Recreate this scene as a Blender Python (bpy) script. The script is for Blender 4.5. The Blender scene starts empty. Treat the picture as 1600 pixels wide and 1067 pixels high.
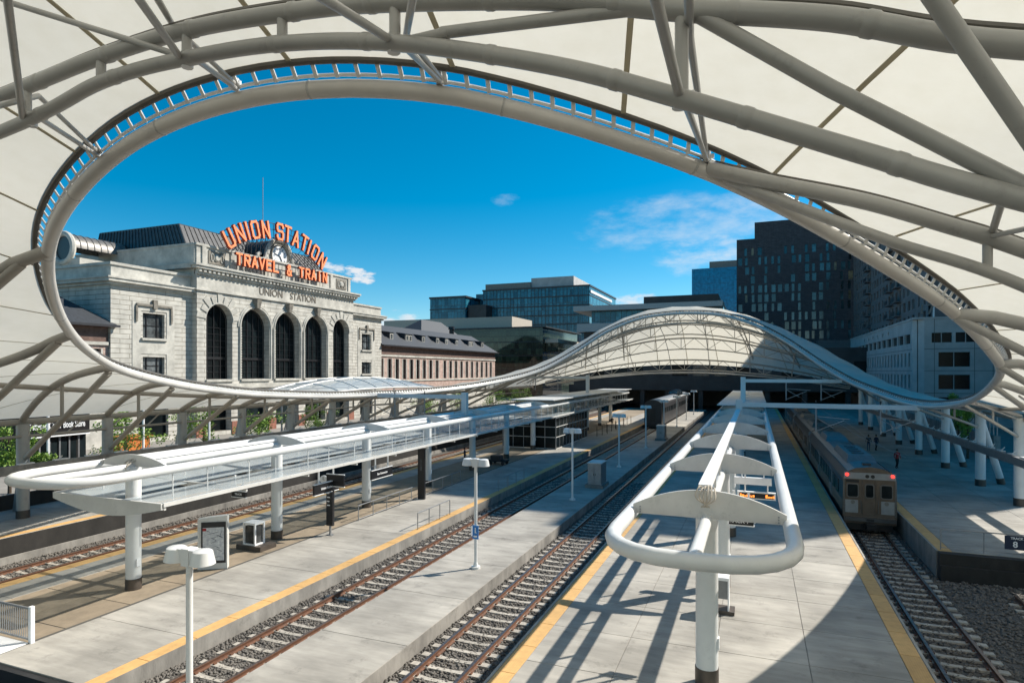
import bpy, math, random
from mathutils import Vector, Matrix
random.seed(7)
S = bpy.context.scene
COL = S.collection
rad = math.radians
# ---------------------------------------------------------------- camera, sky, sun, exposure
TH = math.atan(380/960); cs, sn = math.cos(TH), math.sin(TH)
CZ = 9.5
cam = bpy.data.cameras.new('camera'); co = bpy.data.objects.new('camera', cam); COL.objects.link(co)
co.location = (0, 0, CZ); co.rotation_euler = (rad(90), 0, TH)
cam.sensor_width = 36; cam.lens = 36*960/1600; cam.shift_y = (580-533.5)/1600
cam.clip_start = .05; cam.clip_end = 3000
S.camera = co
SUN_EL, SUN_AZ = 41.0, 45.0      # azimuth from +X towards +Y
w = bpy.data.worlds.new('World'); S.world = w; w.use_nodes = True
nt = w.node_tree; N = nt.nodes; L = nt.links
for n in list(N): N.remove(n)
out = N.new('ShaderNodeOutputWorld'); bg = N.new('ShaderNodeBackground'); sky = N.new('ShaderNodeTexSky')
sky.sky_type = 'NISHITA'; sky.sun_disc = False
sky.sun_elevation = rad(SUN_EL); sky.sun_rotation = rad(90-SUN_AZ)
sky.altitude = 1600; sky.air_density = 1.0; sky.dust_density = .7; sky.ozone_density = 2.0
hsv = N.new('ShaderNodeHueSaturation'); hsv.inputs['Saturation'].default_value = 1.56; hsv.inputs['Hue'].default_value = .482
hsv.inputs['Value'].default_value = 1.42
L.new(sky.outputs[0], hsv.inputs['Color'])
tc = N.new('ShaderNodeTexCoord')
def pdir(u, v):
    cr = (u-800)/960
    return Vector((cr*cs-sn, cr*sn+cs, (580-v)/960)).normalized()
cloudsum = None
def mnode(op, a, b=None, c=None):
    n = N.new('ShaderNodeMath'); n.operation = op
    for i, x in enumerate((a, b, c)):
        if x is None: continue
        if isinstance(x, (int, float)): n.inputs[i].default_value = x
        else: L.new(x, n.inputs[i])
    return n.outputs[0]
for (u, v, wu, wv, sc, lo, hi, amp) in [(556, 431, 34, 15, 26, .38, .52, .95), (618, 500, 44, 15, 22, .38, .55, .8), (515, 425, 30, 20, 20, .40, .55, .9),
        (1060, 352, 200, 50, 8, .36, .78, .62), (1110, 398, 85, 36, 10, .34, .68, .75), (1000, 470, 60, 12, 18, .42, .6, .8), (790, 312, 26, 12, 14, .45, .8, .3), (1180, 330, 80, 40, 7, .40, .7, .6),
        (2300, 300, 500, 120, 4, .45, .75, .6), (-1500, 350, 500, 120, 4, .45, .75, .6)]:
    d = pdir(u, v); rt = Vector((d.y, -d.x, 0)).normalized(); up = rt.cross(d)
    vs = N.new('ShaderNodeVectorMath'); vs.operation = 'DOT_PRODUCT'; L.new(tc.outputs['Generated'], vs.inputs[0]); vs.inputs[1].default_value = rt
    vu = N.new('ShaderNodeVectorMath'); vu.operation = 'DOT_PRODUCT'; L.new(tc.outputs['Generated'], vu.inputs[0]); vu.inputs[1].default_value = up
    vd = N.new('ShaderNodeVectorMath'); vd.operation = 'DOT_PRODUCT'; L.new(tc.outputs['Generated'], vd.inputs[0]); vd.inputs[1].default_value = d
    k = d.length/960*1.0/ (Vector(((u-800)/960, 1, (580-v)/960)).length)
    a = mnode('DIVIDE', vs.outputs['Value'], wu*k); b = mnode('DIVIDE', vu.outputs['Value'], wv*k)
    r2 = mnode('ADD', mnode('MULTIPLY', a, a), mnode('MULTIPLY', b, b))
    m = mnode('MULTIPLY', mnode('MAXIMUM', mnode('SUBTRACT', 1.0, mnode('MULTIPLY', r2, .6)), 0.0), mnode('GREATER_THAN', vd.outputs['Value'], 0))
    mp = N.new('ShaderNodeMapping'); mp.inputs['Scale'].default_value = (1, 1, 2.6); L.new(tc.outputs['Generated'], mp.inputs[0])
    nz = N.new('ShaderNodeTexNoise'); nz.inputs['Scale'].default_value = sc; nz.inputs['Detail'].default_value = 7; nz.inputs['Roughness'].default_value = .62
    L.new(mp.outputs[0], nz.inputs['Vector'])
    mr = N.new('ShaderNodeMapRange'); mr.inputs[1].default_value = lo; mr.inputs[2].default_value = hi; mr.interpolation_type = 'SMOOTHSTEP'
    L.new(mnode('MULTIPLY', nz.outputs[0], mnode('POWER', m, .35)), mr.inputs[0])
    o = mnode('MULTIPLY', mr.outputs[0], amp)
    cloudsum = o if cloudsum is None else mnode('MAXIMUM', cloudsum, o)
mx = N.new('ShaderNodeMixRGB'); L.new(cloudsum, mx.inputs[0]); L.new(hsv.outputs[0], mx.inputs[1]); mx.inputs[2].default_value = (8.6, 8.9, 9.3, 1)
L.new(mx.outputs[0], bg.inputs[0]); bg.inputs[1].default_value = .068; L.new(bg.outputs[0], out.inputs[0])
sl = bpy.data.lights.new('sun', 'SUN'); so = bpy.data.objects.new('sun', sl); COL.objects.link(so)
sl.energy = 5.0; sl.angle = rad(.53); sl.color = (1, .94, .84)
sd = Vector((math.cos(rad(SUN_AZ))*math.cos(rad(SUN_EL)), math.sin(rad(SUN_AZ))*math.cos(rad(SUN_EL)), math.sin(rad(SUN_EL))))
so.rotation_euler = sd.to_track_quat('Z', 'Y').to_euler(); so.location = (60, 60, 80)
vs_ = S.view_settings; vs_.view_transform = 'Standard'; vs_.look = 'None'; vs_.exposure = 0.52; vs_.gamma = 1; vs_.use_curve_mapping = False
S.cycles.max_bounces = 8; S.cycles.diffuse_bounces = 4; S.cycles.transmission_bounces = 6

# ---------------------------------------------------------------- helpers
class MB:
    def __init__(s): s.v = []; s.f = []; s.m = []
    def q(s, pts, m=0):
        i = len(s.v); s.v += [tuple(p) for p in pts]; s.f.append(tuple(range(i, i+len(pts)))); s.m.append(m); return s
    def hexa(s, p, m=0):
        i = len(s.v); s.v += [tuple(x) for x in p]
        for f in ((3,2,1,0),(4,5,6,7),(0,1,5,4),(1,2,6,5),(2,3,7,6),(3,0,4,7)): s.f.append(tuple(i+k for k in f)); s.m.append(m)
        return s
    def box(s, x0, x1, y0, y1, z0, z1, m=0):
        return s.hexa([(x0,y0,z0),(x1,y0,z0),(x1,y1,z0),(x0,y1,z0),(x0,y0,z1),(x1,y0,z1),(x1,y1,z1),(x0,y1,z1)], m)
    def tube(s, pts, r, n=10, closed=False, m=0):
        P = [Vector(p) for p in pts]; k = len(P); base = len(s.v)
        up = None
        for i in range(k):
            if closed: t = P[(i+1) % k]-P[i-1]
            else: t = P[min(i+1, k-1)]-P[max(i-1, 0)]
            t.normalize()
            if up is None:
                up = Vector((0,0,1)) if abs(t.z) < .9 else Vector((1,0,0))
            a = t.cross(up).normalized(); b = a.cross(t); up = b if abs(t.z) < .9 or True else up
            rr = r[i] if isinstance(r, (list, tuple)) else r
            for j in range(n):
                w_ = 2*math.pi*j/n; p = P[i]+(a*math.cos(w_)+b*math.sin(w_))*rr; s.v.append(tuple(p))
        for i in range(k if closed else k-1):
            A = base+i*n; B = base+((i+1) % k)*n
            for j in range(n): s.f.append((A+j, A+(j+1) % n, B+(j+1) % n, B+j)); s.m.append(m)
        if not closed:
            s.f.append(tuple(base+j for j in range(n))[::-1]); s.m.append(m)
            s.f.append(tuple(base+(k-1)*n+j for j in range(n))); s.m.append(m)
        return s
    def bar(s, a, b, wd, h, m=0):
        a = Vector(a); b = Vector(b); t = (b-a).normalized(); up = Vector((0,0,1)) if abs(t.z) < .95 else Vector((0,1,0))
        x = t.cross(up).normalized()*wd/2; y = x.cross(t).normalized()*h/2
        return s.hexa([a-x-y, a+x-y, b+x-y, b-x-y, a-x+y, a+x+y, b+x+y, b-x+y], m)
    def cone(s, c, r0, r1, h, n=16, m=0):
        return s.tube([(c[0],c[1],c[2]), (c[0],c[1],c[2]+h)], [r0, r1], n, m=m)
    def mesh(s, name, mats, smooth=False):
        me = bpy.data.meshes.new(name); me.from_pydata(s.v, [], s.f)
        for mt in (mats if isinstance(mats, (list, tuple)) else [mats]): me.materials.append(mt)
        if len(set(s.m)) > 1: me.polygons.foreach_set('material_index', s.m)
        if smooth:
            me.polygons.foreach_set('use_smooth', [True]*len(me.polygons))
            try: me.set_sharp_from_angle(angle=rad(40))
            except Exception: pass
        me.update(); return me
def props(o, label=None, cat=None, group=None, kind=None):
    if label: o['label'] = label
    if cat: o['category'] = cat
    if group: o['group'] = group
    if kind: o['kind'] = kind
    return o
def obj(name, me, parent=None, loc=(0,0,0), rz=0, **k):
    o = bpy.data.objects.new(name, me); COL.objects.link(o)
    if parent: o.parent = parent
    o.location = loc
    if rz: o.rotation_euler = (0,0,rz)
    return props(o, **k)
def thing(name, loc, label, cat, group=None, rz=0):
    return obj(name, None, None, loc, rz, label=label, cat=cat, group=group)
def part(T, name, mb, mats, smooth=False, world=False, **k):
    me = mb.mesh(name, mats, smooth) if isinstance(mb, MB) else mb
    base = Vector((0,0,0))
    if world:
        p = T
        while p: base += p.location; p = p.parent
    return obj(name, me, T, -base, **k)
def copy_tree(o, parent=None):
    c = o.copy(); COL.objects.link(c)
    if parent: c.parent = parent
    for ch in list(o.children): copy_tree(ch, c)
    return c

def X_at(u, Y):
    cr = (u-800)/960; return Y*(cr*cs-sn)/(cr*sn+cs)
def Y_at(u, X):
    cr = (u-800)/960; return X*(cr*sn+cs)/(cr*cs-sn)
def Zp(u, v, Y):
    cr = (u-800)/960; return CZ+(580-v)/960*Y/(cr*sn+cs)

# ---------------------------------------------------------------- materials
def mat(name, col, rough=.6, metal=0., var=.12, vscale=2., bump=0., bscale=30., col2=None, stretch=None, rnd=0., spec=.5, streak=0.):
    m = bpy.data.materials.new(name); m.use_nodes = True; t = m.node_tree; n = t.nodes; l = t.links
    b = n['Principled BSDF']; b.inputs['Roughness'].default_value = rough; b.inputs['Metallic'].default_value = metal
    b.inputs['Specular IOR Level'].default_value = spec
    g = n.new('ShaderNodeNewGeometry'); mp = n.new('ShaderNodeMapping'); l.new(g.outputs['Position'], mp.inputs[0])
    if stretch: mp.inputs['Scale'].default_value = stretch
    nz = n.new('ShaderNodeTexNoise'); nz.inputs['Scale'].default_value = vscale; nz.inputs['Detail'].default_value = 6; nz.inputs['Roughness'].default_value = .65
    l.new(mp.outputs[0], nz.inputs['Vector'])
    rp = n.new('ShaderNodeMapRange'); rp.inputs[1].default_value = .3; rp.inputs[2].default_value = .7; l.new(nz.outputs[0], rp.inputs[0])
    mx = n.new('ShaderNodeMixRGB'); l.new(rp.outputs[0], mx.inputs[0])
    c2 = col2 or tuple(max(0, c*(1-2*var)) for c in col)
    mx.inputs[1].default_value = (*c2, 1); mx.inputs[2].default_value = (*[min(1, c*(1+var*.5)) for c in col], 1)
    last = mx.outputs[0]
    if streak:
        nz3 = n.new('ShaderNodeTexNoise'); nz3.inputs['Scale'].default_value = .35; nz3.inputs['Detail'].default_value = 4; l.new(g.outputs['Position'], nz3.inputs['Vector'])
        r3 = n.new('ShaderNodeMapRange'); r3.inputs[1].default_value = .38; r3.inputs[2].default_value = .62; r3.inputs[3].default_value = 1-streak; r3.inputs[4].default_value = 1; l.new(nz3.outputs[0], r3.inputs[0])
        mm = n.new('ShaderNodeMixRGB'); mm.blend_type = 'MULTIPLY'; mm.inputs[0].default_value = 1; l.new(last, mm.inputs[1]); l.new(r3.outputs[0], mm.inputs[2]); last = mm.outputs[0]
    if rnd:
        oi = n.new('ShaderNodeObjectInfo'); r4 = n.new('ShaderNodeMapRange'); r4.inputs[3].default_value = 1-rnd; r4.inputs[4].default_value = 1+rnd; l.new(oi.outputs['Random'], r4.inputs[0])
        mm = n.new('ShaderNodeMixRGB'); mm.blend_type = 'MULTIPLY'; mm.inputs[0].default_value = 1; l.new(last, mm.inputs[1]); l.new(r4.outputs[0], mm.inputs[2]); last = mm.outputs[0]
    l.new(last, b.inputs['Base Color'])
    if bump:
        n2 = n.new('ShaderNodeTexNoise'); n2.inputs['Scale'].default_value = bscale; n2.inputs['Detail'].default_value = 4; l.new(mp.outputs[0], n2.inputs['Vector'])
        bp = n.new('ShaderNodeBump'); bp.inputs['Strength'].default_value = bump; bp.inputs['Distance'].default_value = .02
        l.new(n2.outputs[0], bp.inputs['Height']); l.new(bp.outputs[0], b.inputs['Normal'])
    return m
def spots(m, sc, amt):
    n = m.node_tree.nodes; l = m.node_tree.links; b = n['Principled BSDF']; src = b.inputs['Base Color'].links[0].from_socket
    g = n.new('ShaderNodeNewGeometry'); v = n.new('ShaderNodeTexNoise'); v.inputs['Scale'].default_value = sc; v.inputs['Detail'].default_value = 8; v.inputs['Roughness'].default_value = .75; l.new(g.outputs['Position'], v.inputs['Vector'])
    r_ = n.new('ShaderNodeMapRange'); r_.inputs[1].default_value = .56; r_.inputs[2].default_value = .70; r_.inputs[3].default_value = 1; r_.inputs[4].default_value = 1-amt; l.new(v.outputs[0], r_.inputs[0])
    mm = n.new('ShaderNodeMixRGB'); mm.blend_type = 'MULTIPLY'; mm.inputs[0].default_value = 1; l.new(src, mm.inputs[1]); l.new(r_.outputs[0], mm.inputs[2]); l.new(mm.outputs[0], b.inputs['Base Color'])
def emis(m, col, s):
    b = m.node_tree.nodes['Principled BSDF']; b.inputs['Emission Color'].default_value = (*col, 1); b.inputs['Emission Strength'].default_value = s; return m
def brickmat(name, c1, c2, mort, bw, bh, rough=.85, mortar=.02, bump=.5, rot=(0,0,0), var=.3):
    """brick / ashlar courses on vertical walls: uses (x+y, z) world coordinates"""
    m = bpy.data.materials.new(name); m.use_nodes = True; t = m.node_tree; n = t.nodes; l = t.links
    b = n['Principled BSDF']; b.inputs['Roughness'].default_value = rough
    g = n.new('ShaderNodeNewGeometry'); sp = n.new('ShaderNodeSeparateXYZ'); l.new(g.outputs['Position'], sp.inputs[0])
    ad = n.new('ShaderNodeMath'); l.new(sp.outputs[0], ad.inputs[0]); l.new(sp.outputs[1], ad.inputs[1])
    cb = n.new('ShaderNodeCombineXYZ'); l.new(ad.outputs[0], cb.inputs[0]); l.new(sp.outputs[2], cb.inputs[1])
    br = n.new('ShaderNodeTexBrick'); l.new(cb.outputs[0], br.inputs['Vector']); br.inputs['Scale'].default_value = 1
    br.inputs['Brick Width'].default_value = bw; br.inputs['Row Height'].default_value = bh; br.inputs['Mortar Size'].default_value = mortar
    br.inputs['Mortar Smooth'].default_value = .2
    br.inputs['Color1'].default_value = (*c1, 1); br.inputs['Color2'].default_value = (*c2, 1); br.inputs['Mortar'].default_value = (*mort, 1)
    nz = n.new('ShaderNodeTexNoise'); nz.inputs['Scale'].default_value = .8; nz.inputs['Detail'].default_value = 6; l.new(g.outputs['Position'], nz.inputs['Vector'])
    r = n.new('ShaderNodeMapRange'); r.inputs[1].default_value = .3; r.inputs[2].default_value = .7; r.inputs[3].default_value = 1-var; r.inputs[4].default_value = 1.05; l.new(nz.outputs[0], r.inputs[0])
    mm = n.new('ShaderNodeMixRGB'); mm.blend_type = 'MULTIPLY'; mm.inputs[0].default_value = 1; l.new(br.outputs[0], mm.inputs[1]); l.new(r.outputs[0], mm.inputs[2])
    l.new(mm.outputs[0], b.inputs['Base Color'])
    bp = n.new('ShaderNodeBump'); bp.invert = True; bp.inputs['Strength'].default_value = bump; bp.inputs['Distance'].default_value = .05; l.new(br.outputs['Fac'], bp.inputs['Height']); l.new(bp.outputs[0], b.inputs['Normal'])
    return m
M = {}
M['conc'] = mat('concrete', (.45,.42,.37), .85, var=.14, vscale=1.3, bump=.35, bscale=60, stretch=(.35,1.5,1), streak=.28, rnd=.06)
M['paver'] = mat('paver_concrete', (.34,.27,.19), .85, var=.14, vscale=1.6, bump=.3, bscale=50, streak=.2, rnd=.09)
M['joint'] = mat('joint', (.10,.092,.08), .9)
M['concwall'] = mat('concrete_wall', (.33,.31,.28), .9, var=.2, vscale=1.5, bump=.4, bscale=20, stretch=(1,1,.3), streak=.3)
M['darkwall'] = mat('dark_wall', (.032,.029,.026), .9, var=.25, vscale=1.2, bump=.3, stretch=(1,1,.4))
M['plaza'] = mat('plaza_paving', (.30,.28,.25), .9, var=.15, vscale=.8, bump=.2)
M['yellow'] = mat('tactile_yellow', (.70,.42,.16), .75, var=.1, vscale=3, bump=.6, bscale=45, streak=.15, rnd=.06)
_y = M['yellow'].node_tree; _n = _y.nodes; _g = _n.new('ShaderNodeNewGeometry'); _v = _n.new('ShaderNodeTexVoronoi'); _v.inputs['Scale'].default_value = 14; _v.inputs['Randomness'].default_value = 0; _y.links.new(_g.outputs['Position'], _v.inputs['Vector'])
_b = _n.new('ShaderNodeBump'); _b.inputs['Strength'].default_value = .5; _b.inputs['Distance'].default_value = .02; _b.invert = True; _y.links.new(_v.outputs['Distance'], _b.inputs['Height']); _y.links.new(_b.outputs[0], _n['Principled BSDF'].inputs['Normal'])
M['white'] = mat('white_paint', (.74,.74,.72), .32, var=.05, vscale=.9, streak=.06, bump=.03, bscale=8)
M['fin'] = mat('fin_paint', (.66,.645,.61), .45, var=.06, vscale=1.2, streak=.08)
M['tube'] = mat('steel_tube_paint', (.42,.41,.385), .30, var=.07, vscale=.7, streak=.1, bump=.04, bscale=12)
M['tan'] = mat('tan_steel', (.36,.33,.285), .5, var=.08, vscale=1, streak=.1)
M['darkedge'] = mat('dark_clamp', (.11,.10,.085), .6)
M['black'] = mat('black_paint', (.015,.015,.017), .35)
M['dkmetal'] = mat('dark_metal', (.05,.05,.055), .45, metal=.4)
M['grey'] = mat('grey_metal', (.30,.31,.32), .4, metal=.5, var=.1)
M['colbase'] = mat('column_base_metal', (.12,.10,.085), .5, metal=.6)
M['rust'] = mat('rail_rust', (.17,.075,.038), .7, var=.3, vscale=6, bump=.3, bscale=50, col2=(.09,.045,.03))
M['railtop'] = mat('rail_head', (.30,.22,.18), .35, metal=.8, var=.3, vscale=8)
M['sleeper'] = mat('concrete_sleeper', (.47,.43,.37), .85, var=.2, vscale=3, bump=.3, rnd=.1)
M['stone'] = mat('gravel_stone', (.17,.152,.132), .9, var=.5, vscale=7, col2=(.07,.066,.062))
M['ballast'] = mat('ballast_bed', (.12,.108,.096), .95, var=.6, vscale=14, bump=1., bscale=16, col2=(.03,.03,.028))
M['ashlar'] = brickmat('ashlar_stone', (.57,.545,.485), (.53,.505,.45), (.30,.27,.22), 2.6, .62, mortar=.04, bump=.8)
M['smooth_stone'] = mat('smooth_stone', (.57,.545,.485), .85, var=.16, vscale=.9, bump=.25, bscale=9, streak=.2)
M['stone_dark'] = mat('weathered_stone', (.30,.27,.225), .9, var=.25, vscale=1.5, streak=.3)
M['brick'] = brickmat('red_brick', (.52,.36,.30), (.40,.25,.20), (.56,.48,.42), .75, .28, mortar=.03, bump=.3, var=.3)
M['redbrick'] = brickmat('plinth_brick', (.38,.12,.07), (.28,.09,.055), (.3,.25,.2), .5, .18, mortar=.02)
M['slate'] = mat('slate_roof', (.034,.040,.050), .6, var=.25, vscale=3, bump=.2, bscale=8)
M['zinc'] = mat('standing_seam_zinc', (.085,.085,.085), .4, metal=.5, var=.2, vscale=1.5)
M['zinclight'] = mat('light_zinc', (.20,.19,.175), .45, metal=.3, var=.2)
M['glassdk'] = mat('dark_glass', (.012,.018,.02), .2, var=.3, vscale=.6, spec=.14, rnd=.5)
M['glassteal'] = None
M['winwhite'] = mat('curtained_glass', (.12,.135,.14), .15, var=.5, vscale=.8, rnd=.5)
M['orange'] = emis(mat('neon_letter_face', (.85,.24,.09), .5), (1,.25,.08), .35)
M['orangeside'] = mat('neon_letter_side', (.42,.07,.025), .6)
M['redlamp'] = emis(mat('red_lamp', (.7,.03,.03), .3), (1,.05,.04), 1.6)
M['led'] = emis(mat('orange_display_dots', (.5,.12,.02), .5), (1,.25,.04), 1.6)
M['signwhite'] = mat('sign_white', (.8,.8,.8), .5, var=.02)
M['steel'] = mat('stainless_steel', (.19,.19,.195), .28, metal=.85, var=.12, vscale=1.5, stretch=(1,1,8))
M['steelreflect'] = mat('brown_reflection_steel', (.15,.115,.09), .4, metal=.5, var=.15)  # brownish reflection on the steel end is painted into this colour
M['beige'] = mat('beige_panel', (.50,.44,.36), .8, var=.08)
M['whitebldg'] = mat('pale_precast', (.52,.50,.48), .75, var=.1, vscale=.4, streak=.1)
M['darkbldg'] = brickmat('dark_brick_facade', (.082,.086,.096), (.064,.068,.078), (.040,.042,.05), 1.6, .5, mortar=.04, bump=.2)
M['greybldg'] = mat('grey_apartment', (.17,.165,.165), .8, var=.15, vscale=.5)
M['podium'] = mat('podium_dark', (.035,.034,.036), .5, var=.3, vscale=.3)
M['leaf'] = mat('leaf', (.20,.32,.04), .6, var=.5, vscale=1.5, rnd=.2, col2=(.08,.15,.02))
M['leaf'].node_tree.nodes['Principled BSDF'].inputs['Transmission Weight'].default_value = 0
M['bark'] = mat('bark', (.09,.065,.045), .9, bump=.5)
M['skin'] = mat('skin', (.45,.27,.19), .6); M['hair'] = mat('hair', (.03,.02,.015), .6)
M['red'] = mat('red_cloth', (.38,.03,.03), .8); M['navy'] = mat('navy_cloth', (.02,.03,.06), .8); M['cblack'] = mat('dark_cloth', (.018,.018,.02), .8); M['jean'] = mat('denim', (.05,.07,.12), .8)
M['blue'] = mat('blue_sign', (.03,.20,.55), .5)
M['poster'] = mat('map_print', (.62,.62,.60), .4, var=.25, vscale=9, col2=(.35,.36,.40))
M['orangebox'] = mat('orange_box', (.65,.20,.04), .7)
def glassgrid(name, c1, c2, mort, bw, bh, rough=.06, mortar=.05):
    m = brickmat(name, c1, c2, mort, bw, bh, rough, mortar, .1, var=.5)
    for n in m.node_tree.nodes:
        if n.type == 'TEX_BRICK': n.offset = 0
    return m
M['teal'] = glassgrid('teal_curtain_glass', (.008,.09,.15), (.05,.26,.36), (.005,.018,.028), 1.9, 3.4, mortar=.10)
M['teal2'] = glassgrid('blue_tower_glass', (.008,.22,.42), (.01,.26,.48), (.006,.13,.26), 3.2, 3.4, mortar=.06)
M['greenglass'] = glassgrid('green_black_glass', (.014,.022,.014), (.05,.075,.045), (.006,.008,.006), 1.6, 2.2, mortar=.05)
spots(M['conc'], .9, .35); spots(M['paver'], .8, .3); spots(M['yellow'], 1.5, .3); spots(M['tube'], 2.2, .2); spots(M['white'], 1.8, .12); spots(M['concwall'], .8, .4); spots(M['fin'], 3, .2)
# translucent tensile fabric
fm = bpy.data.materials.new('tensile_fabric'); fm.use_nodes = True; t = fm.node_tree; n = t.nodes; l = t.links
b = n['Principled BSDF']; b.inputs['Roughness'].default_value = .6; b.inputs['Specular IOR Level'].default_value = .3
g = n.new('ShaderNodeNewGeometry'); nz = n.new('ShaderNodeTexNoise'); nz.inputs['Scale'].default_value = .5; nz.inputs['Detail'].default_value = 5; l.new(g.outputs['Position'], nz.inputs['Vector'])
r = n.new('ShaderNodeValToRGB'); r.color_ramp.elements[0].position = .3; r.color_ramp.elements[0].color = (.68,.655,.58,1); r.color_ramp.elements[1].position = .65; r.color_ramp.elements[1].color = (.76,.735,.66,1)
l.new(nz.outputs[0], r.inputs[0]); l.new(r.outputs[0], b.inputs['Base Color'])
n2 = n.new('ShaderNodeTexNoise'); n2.inputs['Scale'].default_value = 2.2; n2.inputs['Detail'].default_value = 7; n2.inputs['Roughness'].default_value = .7; l.new(g.outputs['Position'], n2.inputs['Vector'])
bp_ = n.new('ShaderNodeBump'); bp_.inputs['Strength'].default_value = .25; bp_.inputs['Distance'].default_value = .05; l.new(nz.outputs[0], bp_.inputs['Height']); l.new(bp_.outputs[0], b.inputs['Normal'])
tr = n.new('ShaderNodeBsdfTranslucent'); r2_ = n.new('ShaderNodeValToRGB'); r2_.color_ramp.elements[0].position = .3; r2_.color_ramp.elements[0].color = (.90,.85,.72,1); r2_.color_ramp.elements[1].position = .6; r2_.color_ramp.elements[1].color = (.965,.92,.80,1); l.new(n2.outputs[0], r2_.inputs[0]); l.new(r2_.outputs[0], tr.inputs[0])
ms = n.new('ShaderNodeMixShader'); ms.inputs[0].default_value = .37
l.new(b.outputs[0], ms.inputs[1]); l.new(tr.outputs[0], ms.inputs[2]); l.new(ms.outputs[0], n['Material Output'].inputs[0])
M['fabric'] = fm
M['seam'] = fm.copy(); M['seam'].name = 'seam_webbing'
for q in M['seam'].node_tree.nodes:
    if q.type == 'BSDF_TRANSLUCENT': M['seam'].node_tree.links.remove(q.inputs[0].links[0]); q.inputs[0].default_value = (.70,.64,.50,1)
    if q.type == 'VALTORGB': q.color_ramp.elements[0].color = (.40,.37,.29,1); q.color_ramp.elements[1].color = (.46,.43,.34,1)
# clear glass sheet for the low roofs
gm = bpy.data.materials.new('roof_glass'); gm.use_nodes = True; n = gm.node_tree.nodes; l = gm.node_tree.links
b = n['Principled BSDF']; b.inputs['Base Color'].default_value = (.55,.60,.62,1); b.inputs['Roughness'].default_value = .12
tp = n.new('ShaderNodeBsdfTransparent'); tp.inputs[0].default_value = (.9,.93,.94,1); ms = n.new('ShaderNodeMixShader'); lw = n.new('ShaderNodeLayerWeight'); lw.inputs[0].default_value = .35; mr_ = n.new('ShaderNodeMapRange'); mr_.inputs[3].default_value = .82; mr_.inputs[4].default_value = .30; l.new(lw.outputs['Facing'], mr_.inputs[0]); l.new(mr_.outputs[0], ms.inputs[0])
l.new(b.outputs[0], ms.inputs[1]); l.new(tp.outputs[0], ms.inputs[2]); l.new(ms.outputs[0], n['Material Output'].inputs[0])
M['roofglass'] = gm

# ---------------------------------------------------------------- ground, platforms, tracks
RZ = -1.15           # rail top
YF = 172
obj('ground', MB().box(-400, 400, -60, 900, -2.2, -1.55).mesh('ground', M['ballast']), kind='structure')
obj('plaza_ground', MB().box(-230, -40.0, -40, 420, -1.55, 0).mesh('plaza_ground', [M['plaza']]), kind='structure')
obj('street_ground', MB().box(19.2, 230, 38.7, 420, -1.55, -.004).mesh('street_ground', M['plaza']), kind='structure')
def slabs(parent, name, x0, x1, nx, y0, y1, ny, z, m):
    dx = (x1-x0)/nx; dy = (y1-y0)/ny; g_ = .04 if name == 'paving_slab' else .016
    me = None
    bm = MB(); c_ = .008
    X, Y = dx-g_, dy-g_
    bm.hexa([(0,0,-.05),(X,0,-.05),(X,Y,-.05),(0,Y,-.05),(c_,c_,0),(X-c_,c_,0),(X-c_,Y-c_,0),(c_,Y-c_,0)])
    me = bm.mesh(name, m)
    for i in range(nx):
        for j in range(ny):
            obj(name, me, parent, (x0+i*dx+g_/2, y0+j*dy+g_/2, z+random.uniform(-.0015,.0015)))
def platform(name, x0, x1, y0, z, fields, m_side=None, yf=YF):
    p = obj(name, MB().box(x0, x1, y0, yf, -1.55, z-.02).mesh(name, [M['concwall'] if m_side is None else m_side]), kind='structure')
    for (fn, a, b, nx, ya, yb, ny, mm) in fields: slabs(p, fn, a, b, nx, ya, yb, ny, z, mm)
    return p
ST = .62
# left low platform
pl = platform('left_platform', -33.9, -19.95, 13.5, -.75, [
    ('tactile_tile', -19.95-ST, -19.95, 1, 13.5, 63.5, 25, M['yellow']), ('tactile_tile', -33.9, -33.9+ST+.1, 1, 13.5, 63.5, 25, M['yellow']),
    ('tactile_tile', -19.95-ST, -19.95, 1, 63.5, YF, 12, M['yellow']), ('tactile_tile', -33.9, -33.9+ST+.1, 1, 63.5, YF, 12, M['yellow']),
    ('concrete_slab', -25.5, -19.95-ST, 1, 13.5, 85.5, 18, M['conc']), ('concrete_slab', -25.5, -19.95-ST, 1, 85.5, YF, 8, M['conc']),
    ('paving_slab', -31.2, -25.5, 2, 13.5, 73.5, 22, M['paver']), ('paving_slab', -31.2, -25.5, 1, 73.5, YF, 10, M['paver']),
    ('concrete_slab', -33.18, -31.2, 1, 13.5, 85.5, 18, M['conc']), ('concrete_slab', -33.18, -31.2, 1, 85.5, YF, 8, M['conc'])])
obj('end_void_black', MB().box(-34, -19.9, 13.25, 13.48, -1.55, -.80).box(-60,-19.9,2,13.2,-1.56,-1.50).mesh('end_void_black', M['black']), kind='structure')  # black sheets added for the darkness of the void below the platform end
obj('drain_channel', MB().box(-25.58, -25.42, 13.5, 120, -.752, -.742).mesh('drain_channel', M['joint']), kind='structure')
pm = platform('middle_platform', -16.1, -12.15, 5, -.8, [('concrete_slab', -16.1, -12.15, 1, 5, 85, 16, M['conc']), ('concrete_slab', -16.1, -12.15, 1, 85, YF, 8, M['conc'])])
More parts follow.
